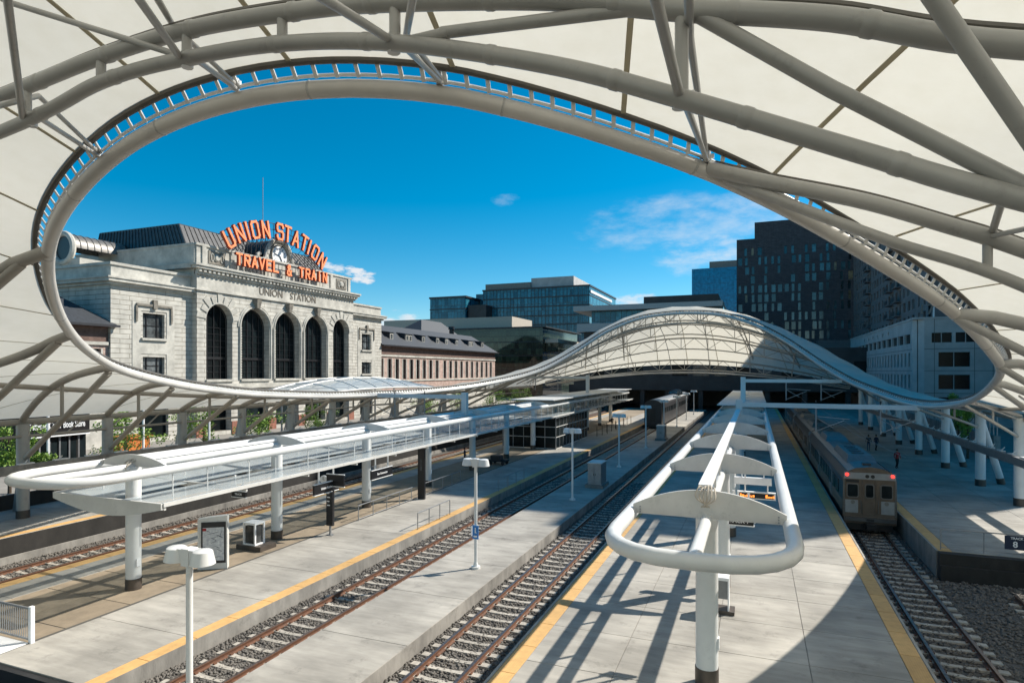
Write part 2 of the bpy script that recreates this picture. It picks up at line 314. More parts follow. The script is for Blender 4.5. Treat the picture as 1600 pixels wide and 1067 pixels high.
pc = platform('centre_platform', -7.75, 5.25, 4, 0, [
    ('tactile_tile', -7.75+.12, -7.75+.12+ST, 1, 4, 64, 30, M['yellow']), ('tactile_tile', 5.25-.12-ST, 5.25-.12, 1, 4, 64, 30, M['yellow']),
    ('edge_slab', -7.75, -7.63, 1, 4, YF, 20, M['conc']), ('edge_slab', 5.13, 5.25, 1, 4, YF, 20, M['conc']),
    ('tactile_tile', -7.75+.12, -7.75+.12+ST, 1, 64, YF, 12, M['yellow']), ('tactile_tile', 5.25-.12-ST, 5.25-.12, 1, 64, YF, 12, M['yellow']),
    ('concrete_slab', -7.01, 4.51, 4, 4, 76, 24, M['conc']), ('concrete_slab', -7.01, 4.51, 1, 76, YF, 10, M['conc'])])
pr = platform('right_platform', 8.95, 19.2, 38.7, 0, [
    ('tactile_tile', 9.05, 9.05+ST, 1, 38.7, 84.7, 23, M['yellow']), ('tactile_tile', 9.05, 9.05+ST, 1, 84.7, YF, 10, M['yellow']), ('edge_slab', 8.95, 9.05, 1, 38.7, YF, 16, M['conc']),
    ('concrete_slab', 9.67, 19.2, 3, 38.7, 98.7, 20, M['conc']), ('concrete_slab', 9.67, 19.2, 1, 98.7, YF, 8, M['conc'])])
obj('end_wall', MB().box(9.0, 60, 38.2, 38.68, -1.55, -.03).box(9.0,60,38.0,38.2,-1.55,-.62).mesh('end_wall', M['darkwall']), kind='structure')
ph = platform('far_left_platform', -47.5, -39.8, 6, .004, [
    ('tactile_tile', -39.8-ST-.1, -39.8-.1, 1, 14, 74, 30, M['yellow']), ('edge_slab', -39.9, -39.8, 1, 6, YF, 16, M['conc']), ('tactile_tile', -39.8-ST-.1, -39.8-.1, 1, 74, YF, 12, M['yellow']),
    ('concrete_slab', -47.5, -40.52, 2, 6, 78, 24, M['conc'])], m_side=M['darkwall'])
obj('track_kerb', MB().box(-39.45, -39.3, 6, YF, -1.55, -1.0).mesh('track_kerb', M['concwall']), kind='structure')

rail_prof = [(-.075,-.16),(.075,-.16),(.075,-.14),(.015,-.12),(.015,-.05),(.045,-.035),(.045,0),(-.045,0),(-.045,-.035),(-.015,-.05),(-.015,-.12),(-.075,-.14)]
def railmesh(y0, y1, sc=1.35):
    bm = MB(); k = len(rail_prof); P = [(x*sc, z*sc) for x, z in rail_prof]
    bm.v = [(x, y0, z) for x, z in P]+[(x, y1, z) for x, z in P]
    for i in range(k):
        j = (i+1) % k; bm.f.append((i, j, k+j, k+i)); bm.m.append(1 if i == 6 else 0)
    bm.f.append(tuple(range(k))); bm.m.append(0); bm.f.append(tuple(range(2*k-1, k-1, -1))); bm.m.append(0)
    return bm.mesh('rail', [M['rust'], M['railtop']])
def sleepermesh():
    bm = MB(); hw = 1.42; w0, w1 = .14, .10
    secs = [(-hw, .135, 0), (-hw*.62, .14, 0), (-hw*.25, .10, -.035), (hw*.25, .10, -.035), (hw*.62, .14, 0), (hw, .135, 0)]
    for x, h, dz in secs: bm.v += [(x,-h-.03,-.2),(x,h+.03,-.2),(x,h,dz),(x,-h,dz)]
    for i in range(len(secs)-1):
        a = i*4; b_ = a+4
        for j in range(4): bm.f.append((a+j, b_+j, b_+(j+1) % 4, a+(j+1) % 4)); bm.m.append(0)
    bm.f += [(0,1,2,3), (23,22,21,20)]; bm.m += [0,0]
    for sx in (-.88, .88):
        for d in (-.13, .13): bm.box(sx+d-.04, sx+d+.04, -.07, .07, -.02, .045, 1)
    return bm.mesh('sleeper', [M['sleeper'], M['rust']])
SLP = sleepermesh(); GA = .88
def track(xc, y0, y1, label, sp=.80):
    T = thing('railway_track', (xc, y0, RZ), label, 'railway track', 'railway tracks between the platforms')
    rm = railmesh(0, y1-y0)
    for s in (-1, 1): obj('rail', rm, T, (s*GA, 0, 0))
    n_ = min(300, int((min(y1, 135)-y0)/sp))
    for i in range(n_): obj('sleeper', SLP, T, (random.uniform(-.015,.015), .3+i*sp, -.165), random.uniform(-.006,.006))
    return T
track(-36.5, 8, YF, 'rusty railway track running below the far left platform by the dark wall')
track(-17.85, 8, YF, 'rusty railway track between the left platform and the narrow middle platform')
track(-10.45, 6, YF, 'rusty railway track between the narrow middle platform and the centre platform')
track(7.1, 6, YF, 'shaded railway track in front of the silver train')
track(12.4, 6, 36, 'short dark railway track end at the lower right corner before the wall')
# ballast: sleeves of gravel bed plus loose stones
import numpy as np
rs = np.random.RandomState(3)
def bed(x0, x1, y0, y1, name):
    obj(name, MB().box(x0, x1, y0, y1, -1.54, RZ-.26).mesh(name, M['ballast']), kind='structure')
for i, (a, b_, c_, d_) in enumerate([(-39.3,-33.9,6,YF), (-19.95,-16.1,5,YF), (-12.15,-7.75,4,YF), (5.25,8.95,4,YF), (8.95,19.2,4,38.0), (19.2,60,-20,38)]): bed(a, b_, c_, d_, 'ballast_bed')
def stones(x0, x1, y0, y1, dens, size, name, skip=None):
    nst = int((x1-x0)*(y1-y0)*dens)
    # more of them near the camera, where they can be told apart
    u_ = rs.rand(nst)**1.7; px = x0+(x1-x0)*rs.rand(nst); py = y0+(y1-y0)*u_
    ss = size*(.6+.9*rs.rand(nst))*(1+.6*u_); pz = RZ-.262+rs.rand(nst)*.045
    base = np.array([[1,0,-.2],[-.3,.9,.1],[-.8,-.5,0],[.2,-.9,.2],[.1,.1,.8],[0,0,-.7]])
    fc = np.array([[0,1,4],[1,2,4],[2,3,4],[3,0,4],[1,0,5],[2,1,5],[3,2,5],[0,3,5]])
    an = rs.rand(nst)*6.28; jit = 1+.35*(rs.rand(nst,6,3)-.5)
    V_ = base[None]*jit; c, s_ = np.cos(an)[:,None], np.sin(an)[:,None]
    Vx = V_[:,:,0]*c-V_[:,:,1]*s_; Vy = V_[:,:,0]*s_+V_[:,:,1]*c
    W = np.stack([Vx, Vy, V_[:,:,2]*.75], 2)*ss[:,None,None]+np.stack([px,py,pz],1)[:,None,:]
    F = fc[None]+(np.arange(nst)*6)[:,None,None]
    me = bpy.data.meshes.new(name); me.vertices.add(nst*6); me.vertices.foreach_set('co', W.reshape(-1))
    me.loops.add(nst*24); me.loops.foreach_set('vertex_index', F.reshape(-1).astype(np.int32))
    me.polygons.add(nst*8); me.polygons.foreach_set('loop_start', np.arange(nst*8, dtype=np.int32)*3)
    try: me.polygons.foreach_set('loop_total', np.full(nst*8, 3, dtype=np.int32))
    except Exception: pass
    me.update(calc_edges=True); me.materials.append(M['stone']); obj(name, me, kind='stuff', label='loose grey ballast gravel lying between the rails and sleepers', cat='gravel')
stones(-19.9, -16.15, 13, 60, 110, .062, 'ballast_gravel')
stones(-12.1, -7.8, 10, 60, 110, .062, 'ballast_gravel')
stones(-39.2, -33.95, 16, 60, 55, .07, 'ballast_gravel')
stones(5.3, 8.9, 12, 55, 60, .065, 'ballast_gravel')
stones(9, 19, 14, 38, 55, .07, 'ballast_gravel')

# ---------------------------------------------------------------- big oval canopy over the train hall
CX, CY, RA, RB = -12.5, 53.0, 25.5, 42.65
tab = [(-174,7.03),(-158,7.65),(-146,8.43),(-138,9.07),(-131,9.66),(-124,10.59),(-118,11.5),(-114,12.35),(-109,13.2),(-104,13.75),(-101,14.11),(-97,14.6),(-93,15.09),(-89,15.38),(-85,15.57),(-82,15.63),(-78,15.55),(-75,15.43),(-73,15.19),(-70,14.89),(-67,14.54),(-63,14.13),(-60,13.68),(-56,13.04),(-51,12.29),(-45,11.55),(-40,10.85),(-35,10.15),(-26,9.5),(-18,8.85),(-13,8.15),(-4,7.2),(7,6.59),(16,6.75),(30,8.13),(40,10.25),(50,13.17),(61,15.9),(73,17.75),(86,18.25),(99,17.67),(110,15.6),(120,12.4),(130,9.7),(140,8.33),(152,7.32),(168,6.85),(186,7.03)]
def rimz(a):
    a = math.degrees(a)
    while a > 186: a -= 360
    while a < -174: a += 360
    def at(i):
        n_ = len(tab)-1
        return tab[i % n_][1]
    for i in range(len(tab)-1):
        if tab[i][0] <= a <= tab[i+1][0]:
            t_ = (a-tab[i][0])/(tab[i+1][0]-tab[i][0])
            p0, p1, p2, p3 = at(i-1), at(i), at(i+1), at(i+2)
            return p1+.5*t_*(p2-p0+t_*(2*p0-5*p1+4*p2-p3+t_*(3*(p1-p2)+p3-p0)))*.5 + .5*((p2-p1)*t_)
    return 9
def rimz_s(a):      # smoothed
    return sum(rimz(a+rad(d))*w_ for d, w_ in ((-5,.1),(-2.5,.2),(0,.4),(2.5,.2),(5,.1)))
def rim(a): return Vector((CX+RA*math.cos(a), CY+RB*math.sin(a), rimz_s(a)))
OX0, OX1, OY0, OY1 = -44.6, 18.0, -26.0, 127.0
def outer(a):
    d = Vector((RA*math.cos(a), RB*math.sin(a))); ts = []
    if d.x > 1e-6: ts.append((OX1-CX)/d.x)
    if d.x < -1e-6: ts.append((OX0-CX)/d.x)
    if d.y > 1e-6: ts.append((OY1-CY)/d.y)
    if d.y < -1e-6: ts.append((OY0-CY)/d.y)
    t_ = min(ts); x, y = CX+d.x*t_, CY+d.y*t_
    xc = 1-((x+13.3)/31.3)**2; xc = max(0, xc)
    e0 = max(0, min(1, (12-y)/38)); e1 = max(0, min(1, (y-95)/32))
    sm = lambda q: q*q*(3-2*q)
    z = 6.45+sm(e0)*11.5*xc+sm(e1)*4.4*xc
    return Vector((x, y, z)), t_
def fab(a, s_):
    R_ = rim(a); O, t_ = outer(a); dr = Vector((math.cos(a)*RA, math.sin(a)*RB)); dr.normalize()
    lenm = (Vector((O.x,O.y))-Vector((R_.x,R_.y))).length
    R2 = Vector((R_.x+dr.x*.34, R_.y+dr.y*.34, R_.z+.46))
    p = R2.lerp(O, s_)
    far = max(0, math.sin(a)); near = max(0, -math.sin(a))
    bul = .25+ far**4*4.3 + near**2*2.6
    p.z += bul*4*s_*(1-s_)*(1 if s_ < .5 else 1)
    return p
def fab_xy(x, y):
    a = math.atan2((y-CY)/RB, (x-CX)/RA); R_ = rim(a); O, t_ = outer(a)
    r_ = math.hypot((x-CX)/RA, (y-CY)/RB)
    s_ = (r_-1)/(t_-1); return fab(a, max(0, min(1, s_))).z
HALL = thing('oval_train_hall_canopy', (CX, CY, 0), 'huge white tensile fabric canopy on steel tubes with an oval opening over the tracks', 'canopy')
NP = 48
for k in range(NP):
    a0 = -math.pi+2*math.pi*k/NP; bm = MB(); nt_, ns = 8, 16
    for i in range(nt_+1):
        a = a0+2*math.pi/NP*i/nt_
        for j in range(ns+1):
            s_ = (j/ns)**1.4; p = fab(a, s_); p.z -= .14*math.sin(math.pi*i/nt_)*math.sin(math.pi*s_)**.5 if 0 < s_ < 1 else 0
            bm.v.append(tuple(p))
    for i in range(nt_):
        for j in range(ns):
            q = i*(ns+1)+j; bm.f.append((q, q+1, q+ns+2, q+ns+1)); bm.m.append(0)
    part(HALL, 'fabric_panel', bm, M['fabric'], True, True)
    bm = MB(); pts = [fab(a0, (j/16)**1.4)-Vector((0,0,.03)) for j in range(17)]
    for j in range(16): bm.bar(pts[j], pts[j+1], .11, .02)
    part(HALL, 'seam_band', bm, M['seam'], world=True)
ring = [rim(2*math.pi*i/360) for i in range(360)]
part(HALL, 'rim_tube', MB().tube(ring, .188, 16, True), M['tube'] if False else mat('rim_paint', (.58,.555,.51), .35, var=.05, vscale=.7, streak=.08), True, True)
edge = [fab(2*math.pi*i/300, 0)+Vector((0,0,.0)) for i in range(300)]
part(HALL, 'fabric_edge_tube', MB().tube(edge, .085, 8, True), M['darkedge'], True, True)
clipm = []
per = 0; last = rim(-math.pi); angs = []
for i in range(1, 20001):
    a = -math.pi+2*math.pi*i/20000; p = rim(a); per += (p-last).length; last = p
    if per >= .46: per = 0; angs.append(a)
angs.sort(key=lambda a: rim(a).xy.length)
stuffb = MB()
for i, a in enumerate(angs):
    R_ = rim(a); E_ = fab(a, 0); bm = MB() if i < 300 else stuffb
    st = R_+(E_-R_)*.38; bm.bar(st, E_, .09, .025); 
    if i < 300: part(HALL, 'rim_clip', bm, M['white'], world=True)
o = part(HALL, 'rim_clip', stuffb, M['white'], world=True); o['kind'] = 'stuff'
part(HALL, 'gutter_lip', MB().tube([rim(2*math.pi*i/300)+Vector((math.cos(2*math.pi*i/300)*.12, math.sin(2*math.pi*i/300)*.12, .24)) for i in range(300)], .04, 6, True), M['white'], True, True)
def tube(pts, r, m='tube', name='steel_tube', n=12):
    return part(HALL, name, MB().tube(pts, r, n), M[m], True, True)
def spl(pts, k=8):      # catmull-rom through control points
    P = [Vector(p) for p in pts]; P = [P[0]*2-P[1]]+P+[P[-1]*2-P[-2]]; o_ = []
    for i in range(1, len(P)-2):
        for j in range(k):
            t_ = j/k; p0, p1, p2, p3 = P[i-1:i+3]
            o_.append(.5*((2*p1)+(p2-p0)*t_+(2*p0-5*p1+4*p2-p3)*t_*t_+(3*p1-p0-3*p2+p3)*t_**3))
    o_.append(P[-2]); return o_
def on(u, v, Y):      # a point of the truss standing in the plane at distance Y
    return Vector((X_at(u, Y), Y, Zp(u, v, Y)))
# near arch truss
YT = 7.0
A = [(-44.6, YT, 4.5), (-38, YT, 8.0), (-30, YT, 11.2), (-22, YT, 13.0)]+[on(u, v, YT) for u, v in ((0,207),(160,128),(300,90),(450,68),(620,68),(860,102),(1065,155),(1350,240),(1600,312))]+[(6, YT, 9.6), (11, YT, 7.6), (18, YT, 5.0)]
B = [(-44.6, YT, 5.2), (-38, YT, 9.0), (-30, YT, 12.0), (-22, YT, 13.8)]+[on(u, v, YT) for u, v in ((0,152),(150,92),(300,46),(480,16),(620,4),(860,0),(1060,16),(1300,30),(1600,72))]+[(6, YT, 11.6), (11, YT, 9.4), (18, YT, 6.2)]
tube(spl(A), .108, name='truss_lower_chord', n=16); tube(spl(B), .122, name='truss_upper_chord', n=16)
part(HALL, 'clamp_line', MB().tube([p+Vector((0,.12,.2)) for p in spl(B)], .06, 6), M['darkedge'], True, True)
for u, v0, v1 in ((42,190,135),(158,130,88),(292,92,48),(441,68,22),(617,68,5),(1065,155,18)):
    tube([on(u, v0, YT), on(u, v1, YT)], .075, name='web_post')
tube([on(690,52,YT), on(1030,10,YT)], .075, name='web_diagonal'); tube([on(640,66,YT), on(700,52,YT)], .075, name='web_diagonal')
tube([on(1085,20,YT), on(1300,140,YT), on(1600,292,YT)], .085, name='web_diagonal')
tube([on(1440,-30,6.4), on(1660,290,6.9)], .085, name='web_diagonal')
def rimu(u):        # ring point whose direction matches a bearing, near half
    best = None
    for i in range(1200):
        a = rad(-104+i*.045); p = rim(a); 
        d = abs(p.x*(((u-800)/960)*sn+cs)-p.y*(((u-800)/960)*cs-sn))/p.xy.length
        if best is None or d < best[0]: best = (d, p)
    return best[1]
def collar(p, q, r_):
    p, q = Vector(p), Vector(q); d = (q-p).normalized()*.07
    part(HALL, 'weld_collar', MB().tube([p-d, p-d*.6, p+d*.6, p+d], [r_*1.0, r_*1.09, r_*1.09, r_*1.0], 16), M['tube'], True, True)
for chain, r_ in ((spl(A), .108), (spl(B), .122)):
    for i in range(34, 100, 7): collar(chain[i], chain[i+1], r_)
for i in range(215, 345, 9): part(HALL, 'weld_collar', MB().tube([ring[i]-(ring[i+1]-ring[i])*.06, ring[i], ring[i]+(ring[i+1]-ring[i])*.06], [.188,.2,.188], 16), M['tube'], True, True)
knob = MB().tube([(0,0,-.12),(0,0,.12)], .09, 8).box(-.16,.16,-.03,.03,-.05,.05).mesh('pin_joint', M['white'])
for (ru, an, anb, up, upb) in ((160, (45,186), (60,150), (8,-30), (-40,175)), (375, (288,92), (270,40), (200,-25), (235,-20)), (692, (612,66), (635,55), (490,-12), (648,-20)), (1105, (1062,150), (1078,60), (1018,-30), (1074,-60))):
    r_ = rimu(ru); 
    a_ = on(an[0], an[1], YT)
    tube([r_+Vector((0,-.1,.22)), a_+Vector((0,.12,.1))], .05, name='brace_rod')
    e_ = on(up[0], up[1], 5.0); tube([a_+Vector((0,-.1,0)), e_], .055, name='brace_rod')
    e2 = on(upb[0], upb[1], 5.6); e2.z = min(e2.z, fab_xy(e2.x, e2.y)-.1)
    mid = on(anb[0], anb[1], YT+.5)
    tube([r_+Vector((0,-.1,.3)), mid, e2], .05, name='brace_rod')
    part(HALL, 'pin_joint', knob, None).location = (r_+Vector((0,-.14,.3)))-HALL.location
    part(HALL, 'pin_joint', knob, None).location = a_+Vector((0,.05,0))-HALL.location
tube([on(20,6,6.6), on(283,88,YT)], .05, name='brace_rod'); tube([on(-60,-30,6.4), on(20,6,6.6)], .05, name='brace_rod')
# right hand trusses running from the rim out to the columns
def chord(p0, p1, off0, off1, bow, r, m='tube', name='truss_chord', n=12, k=10):
    p0 = Vector(p0); p1 = Vector(p1); pts = []
    for i in range(k+1):
        t_ = i/k; p = p0.lerp(p1, t_); p.z += -off0*(1-t_)-off1*t_+bow*4*t_*(1-t_); pts.append(p)
    return tube(pts, r, m, name, n)
F = [rimu(1105)+Vector((0,-.1,.05))]+[on(u, v, 14.9) for u, v in ((1200,285),(1350,315),(1480,352),(1600,390))]+[Vector((9, 15.4, 9.9)), Vector((17.4, 17, 6.3))]
G = [rimu(1130)+Vector((0,-.1,.0))]+[on(u, v, 14.9) for u, v in ((1250,325),(1400,380),(1600,447))]+[Vector((9, 15.4, 8.7)), Vector((17.4, 17, 4.4))]
tube(spl(F), .165, name='truss_upper_chord', n=16); tube(spl(G), .12, name='truss_lower_chord', n=16)
part(HALL, 'clamp_line', MB().tube([p+Vector((0,.08,.2)) for p in spl(F)], .05, 6), M['darkedge'], True, True)
tube([on(1543,372,14.9), on(1543,430,14.9)], .09, name='web_post')
tube([on(1545,370,14.9), on(1600,358,13.5), on(1700,340,11)], .05, name='brace_rod')
tube([on(1550,365,14.9), on(1567,310,13.2)], .07, name='brace_rod')
rightcols = [17, 27, 35.5, 43.4, 53.6, 61.8, 71.9, 82.5, 93, 103.5, 114, 124]
def ring_at_y(y, side):
    c = max(-1, min(1, (y-CY)/RB)); a = math.asin(c)
    return (a if side > 0 else math.pi-a)
for i, (ry, cy) in enumerate([(23.6,27),(31.5,35.5),(39.6,43.4),(49,53.6),(58,61.8),(67,71.9),(76,82.5),(84,93),(90,103.5)]):
    R_ = rim(ring_at_y(ry, 1)); T_ = Vector((17.4, cy, 6.1)); big = i < 3
    fz = lambda p: fab_xy(p.x, p.y)
    pts = []; pl_ = []
    for j in range(11):
        t_ = j/10; p = R_.lerp(T_, t_); p.z = min(fz(p)-.32, 99) if j > 0 else R_.z; pts.append(p)
        q = p.copy(); q.z = R_.z*(1-t_)+(4.9)*t_-.1; pl_.append(q)
    tube(pts, .22 if i == 0 else (.2 if big else .16), name='truss_upper_chord'); tube(pl_, .14 if big else .11, name='truss_lower_chord')
    if i: tube([pts[5], pl_[5]], .08, name='web_post')
for i in range(12):     # edge struts fanning under the right hand fabric
    y = 40+i*7; 
    if y > 118: break
    a_ = Vector((17.6, y, 6.0)); b_ = Vector((13.6 if y < 75 else 13.6-(y-75)*.15, y-5, 0)); b_.z = fab_xy(max(b_.x, 13.3), b_.y)-.4
    tube([a_, b_], .06, name='brace_rod', n=8)
for cy in rightcols:
    if cy < 40: zb = -1.4
    else: zb = 0
    bm = MB().tube([(17.4, cy, zb+.55), (17.4, cy, 6.2)], .36, 20); part(HALL, 'column', bm, M['white'], True, True)
    part(HALL, 'column_base', MB().tube([(17.4, cy, zb), (17.4, cy, zb+.55)], .38, 20), M['colbase'], True, True)
    part(HALL, 'slanted_leg', MB().tube([(19.2, cy+1.5, zb+.5), (17.3, cy+.4, 6.3)], .27, 16), M['white'], True, True)
    part(HALL, 'column_base', MB().tube([(19.3, cy+1.55, zb), (19.18, cy+1.5, zb+.52)], .3, 16), M['colbase'], True, True)
# service beams along both column rows
def sbeam(x, z, y0, y1, mm):
    part(HALL, 'service_beam', MB().box(x-.18, x+.18, y0, y1, z-.28, z+.28), M[mm], world=True)
    bm = MB(); y = y0+2
    while y < min(y1, 100):
        bm.box(x-.05, x+.22, y, y+.9, z+.30, z+.38).bar((x, y+.4, z+.28), (x+.3, y+.4, z+.6), .05, .05); y += 2.1
    part(HALL, 'light_fitting_row', bm, M['white'], world=True)
sbeam(16.7, 3.35, 38, 120, 'grey'); sbeam(-43.2, 3.3, 12, 120, 'concwall')
part(HALL, 'edge_beam', MB().tube([(17.6, y, 6.1) for y in range(10, 128, 6)], .15, 10), M['tan'], True, True)
# left hand trusses and columns
lr = [(12.5,14),(16.6,20),(21,25.4),(27.4,31),(35.2,37.3),(42,43.7),(49,50.2),(56,56.8),(63,63.4),(70,70),(77,76.6),(84,83.5),(89.5,91)]
for i, (ry, cy) in enumerate(lr):
    R_ = rim(ring_at_y(ry, -1)); T_ = Vector((-44.2, cy, 6.0)); pts = []
    for j in range(13):
        t_ = j/12; p = R_.lerp(T_, t_); p.z = fab_xy(p.x, p.y)-.30 if j > 0 else R_.z; pts.append(p)
    tube(pts, .2, 'tan', 'truss_upper_chord')
    S0 = R_+(T_-R_)*.06; S0.z = R_.z-.25
    foot = Vector((-43.9, cy, 3.9)); mid = S0.lerp(foot, .5)
    tube([S0, foot], .17, 'tan', 'raking_strut')
    tube([mid, Vector((mid.x, mid.y, pts[6].z))], .1, 'tan', 'web_post', 8)
    part(HALL, 'column', MB().tube([(-44.2, cy, .5), (-44.2, cy, 6.1)], .36, 16), M['tan'] if False else mat_col if 'mat_col' in globals() else M['tube'], True, True)
    part(HALL, 'column_base', MB().tube([(-44.2, cy, 0), (-44.2, cy, .52)], .38, 16), M['colbase'], True, True)
    part(HALL, 'slanted_leg', MB().hexa([(-46.9,cy+.9,0),(-46.2,cy+.9,0),(-46.2,cy+1.15,0),(-46.9,cy+1.15,0),(-44.7,cy+.3,6.1),(-44.4,cy+.3,6.1),(-44.4,cy+.5,6.1),(-44.7,cy+.5,6.1)]), M['grey'], world=True)
def mid_line(s_, lo, hi, dz, st=2.0):
    o_ = []; y = lo
    while y <= hi:
        a = ring_at_y(min(y, 94), -1); p = fab(a, s_); p.z -= dz; o_.append(p); y += st
    return o_
tube(mid_line(.45, 12, 93, .34), .15, 'tan', 'purlin'); tube([(-44.3, y, 6.2) for y in range(4, 127, 6)], .2, 'tan', 'edge_beam'); tube([(-44.0, y, 5.3) for y in range(4, 120, 6)], .09, 'tan', 'purlin')
bm = MB()
for y in range(10, 100, 3): bm.bar((-44.0, y, 5.3), (-44.0, y+1.0, 6.1), .08, .08)
part(HALL, 'bracing_web', bm, M['tan'], world=True)
pr_ = []
for j in range(0, 40):
    y = 18+j*2
    if y > 94: break
    p = fab(ring_at_y(y, 1), .5); p.z -= .34; pr_.append(p)
tube(pr_, .12, 'tan', 'purlin')
# arches under the far hump
xs = [-42+i*(58/24) for i in range(25)]
def hz(x, y): return fab_xy(x, y)
for k, y in enumerate([97.5, 103, 108.5, 114, 119.5, 125.5]):
    U = [Vector((x, y, hz(x, y)-.28)) for x in xs]
    def dep(x): return .35+1.7*max(0, 1-((x+13.3)/31)**2)
    Lw = [Vector((x, y, p.z-dep(x))) for x, p in zip(xs, U)]
    tube(U, .15, 'tube', 'arch_upper_chord', 8); tube(Lw, .11, 'tube', 'arch_lower_chord', 8)
    for i in range(2, 24, 2):
        part(HALL, 'web_post', MB().tube([U[i], Lw[i]], .07, 6), M['tube'], True, True)
        part(HALL, 'web_diagonal', MB().tube([Lw[i], U[i-1]], .05, 6).tube([Lw[i], U[i+1]], .05, 6), M['tube'], True, True)
tube([(x, 126.5, 9.2-((x+13.3)/31)**2*3.2) for x in xs], .16, 'tube', 'tie_arch', 8)
for i in range(2, 24, 3):
    tube([(xs[i], y, hz(xs[i], y)-.28-(.35+1.7*max(0, 1-((xs[i]+13.3)/31)**2))) for y in (97.5,103,108.5,114,119.5,125.5)], .07, 'tube', 'purlin', 6)
# side ribs between the rim and the far hump (both sides)
for side in (-1, 1):
    for ry in (80.5, 87, 91.5, 94):
        a = ring_at_y(ry, side); pts = [fab(a, s_/10)-Vector((0,0,.3)) for s_ in range(0, 10)]
        tube(pts, .13, 'tube', 'rib', 8)
        lo = [p-Vector((0,0,.3+1.2*math.sin(math.pi*i/9))) for i, p in enumerate(pts)]
        tube(lo, .09, 'tube', 'rib', 8)
        for i in range(1, 9, 2): tube([pts[i], lo[i], pts[i+1]], .05, 'tube', 'web_diagonal', 6)

# ---------------------------------------------------------------- platform canopies
def loop_path(xc, hw, y0, y1, z, R=2.3):
    pts = []
    for i in range(13):     # front end, flattened bow
        a = math.pi+math.pi*i/12; ca, sa = math.cos(a), math.sin(a)
        x = xc+hw*(abs(ca)**.74)*(1 if ca > 0 else -1); y = y0+R*(1-abs(sa)**.9)
        pts.append(Vector((x, y, z)))
    y = y0+R+2
    r_ = [Vector((xc+hw, yy, z)) for yy in range(int(y)+2, int(y1), 6)]
    bk = [Vector((xc+hw*.6, y1, z)), Vector((xc-hw*.6, y1, z))]
    l_ = [Vector((xc-hw, p.y, z)) for p in reversed(r_)]
    return pts+r_+bk+l_
def finmesh(hw, e0=.30, e1=.58):
    """curved plate: flat bottom, arched top, thickness along y"""
    bm = MB(); n_ = 16; t_ = .05; z0 = .02
    for yy in (-t_, t_):
        for i in range(n_+1):
            x = -hw+2*hw*i/n_; q = 1-(x/hw)**2; bm.v.append((x, yy, z0+.10*(1-q)*0)); bm.v.append((x, yy, e0+e1*q))
    k = (n_+1)*2
    for i in range(n_):
        a = i*2
        bm.f += [(a, a+2, a+3, a+1), (k+a, k+a+1, k+a+3, k+a+2), (a+1, a+3, k+a+3, k+a+1), (a, k+a, k+a+2, a+2)]; bm.m += [0]*4
    bm.f += [(0,1,k+1,k), (2*n_, k+2*n_, k+2*n_+1, 2*n_+1)]; bm.m += [0,0]
    for sx in (-1, 1):
        for zz in (.08, .16, .24): bm.tube([(sx*(hw-.22), -.08, zz), (sx*(hw-.22), .08, zz)], .025, 6, m=1)
    return bm.mesh('cross_fin', [M['fin'], M['grey']])
ZC = 5.0
def canopy(xc, y0, ys, y1, zg, label, glass, group='platform canopies'):
    T = thing('platform_canopy', (xc, y0, zg), label, 'canopy', group); hw = 2.33
    part(T, 'loop_tube', MB().tube(loop_path(xc, hw, y0, y1, ZC), .215, 16, True), M['white'], True, True)
    part(T, 'spine_tube', MB().tube([(xc, y0+.25, ZC), (xc, y1, ZC)], .17, 14), M['white'], True, True)
    fm_ = finmesh(hw-.1, .16, .42) if glass else finmesh(hw-.1); DZ = -.66 if glass else 0
    for i, y in enumerate(ys):
        part(T, 'cross_fin', fm_, None).location = Vector((xc, y, ZC))-T.location
        if i % 1 == 0:
            zt = ZC+.03
            part(T, 'column', MB().tube([(xc, y+.0, zg+.5), (xc, y, zt)], .33, 20), M['white'], True, True)
            part(T, 'column_base', MB().tube([(xc, y, zg), (xc, y, zg+.52)], .35, 20), M['colbase'], True, True)
            part(T, 'access_plate', MB().box(xc+.30, xc+.36, y-.1, y+.1, zg+1.1, zg+1.45), M['signwhite'], world=True)
    # cable tray boxes on the spine
    y = ys[0]+.15
    while y < min(y1-2, 75):
        part(T, 'cable_tray_cover', MB().box(xc-(.12 if glass else .26), xc+(.05 if glass else .12), y, y+2.2, ZC+.88+DZ, ZC+1.02+DZ), M['signwhite'], world=True); y += 2.215
    for q in range(int((min(y1-2, 75)-ys[0])/3.0)):
        yy = ys[0]+1.5+3.0*q; part(T, 'tray_bracket', MB().box(xc-.06, xc+.02, yy-.04, yy+.04, ZC+.15, ZC+.878+DZ), M['fin'], world=True)
    bm = MB()
    for k in range(6):
        a0 = random.uniform(-.2,.2); bm.tube(spl([(xc-.15+.06*k, ys[0]+.2, ZC+DZ+.9), (xc-.22+.09*k, ys[0]-.12, ZC+DZ+.98+a0*.3), (xc-.3+.11*k, ys[0]-.3-.05*k, ZC+DZ+.7), (xc+.1-.05*k, ys[0]-.2, ZC+DZ+.4)], 5), .022, 6)
    part(T, 'cable_bundle', bm, M['beige'], True, True)
    return T
yl = [20.4+9.35*i for i in range(12)]
CL = canopy(-27.3, 15.75, yl, 131, -.75, 'long white tubular platform canopy with glass roof on the left platform', True)
yc = [19.6+9.05*i for i in range(12)]
CC = canopy(-1.37, 15.1, yc, 128, 0, 'white tubular loop canopy with curved fins over the centre platform', False)
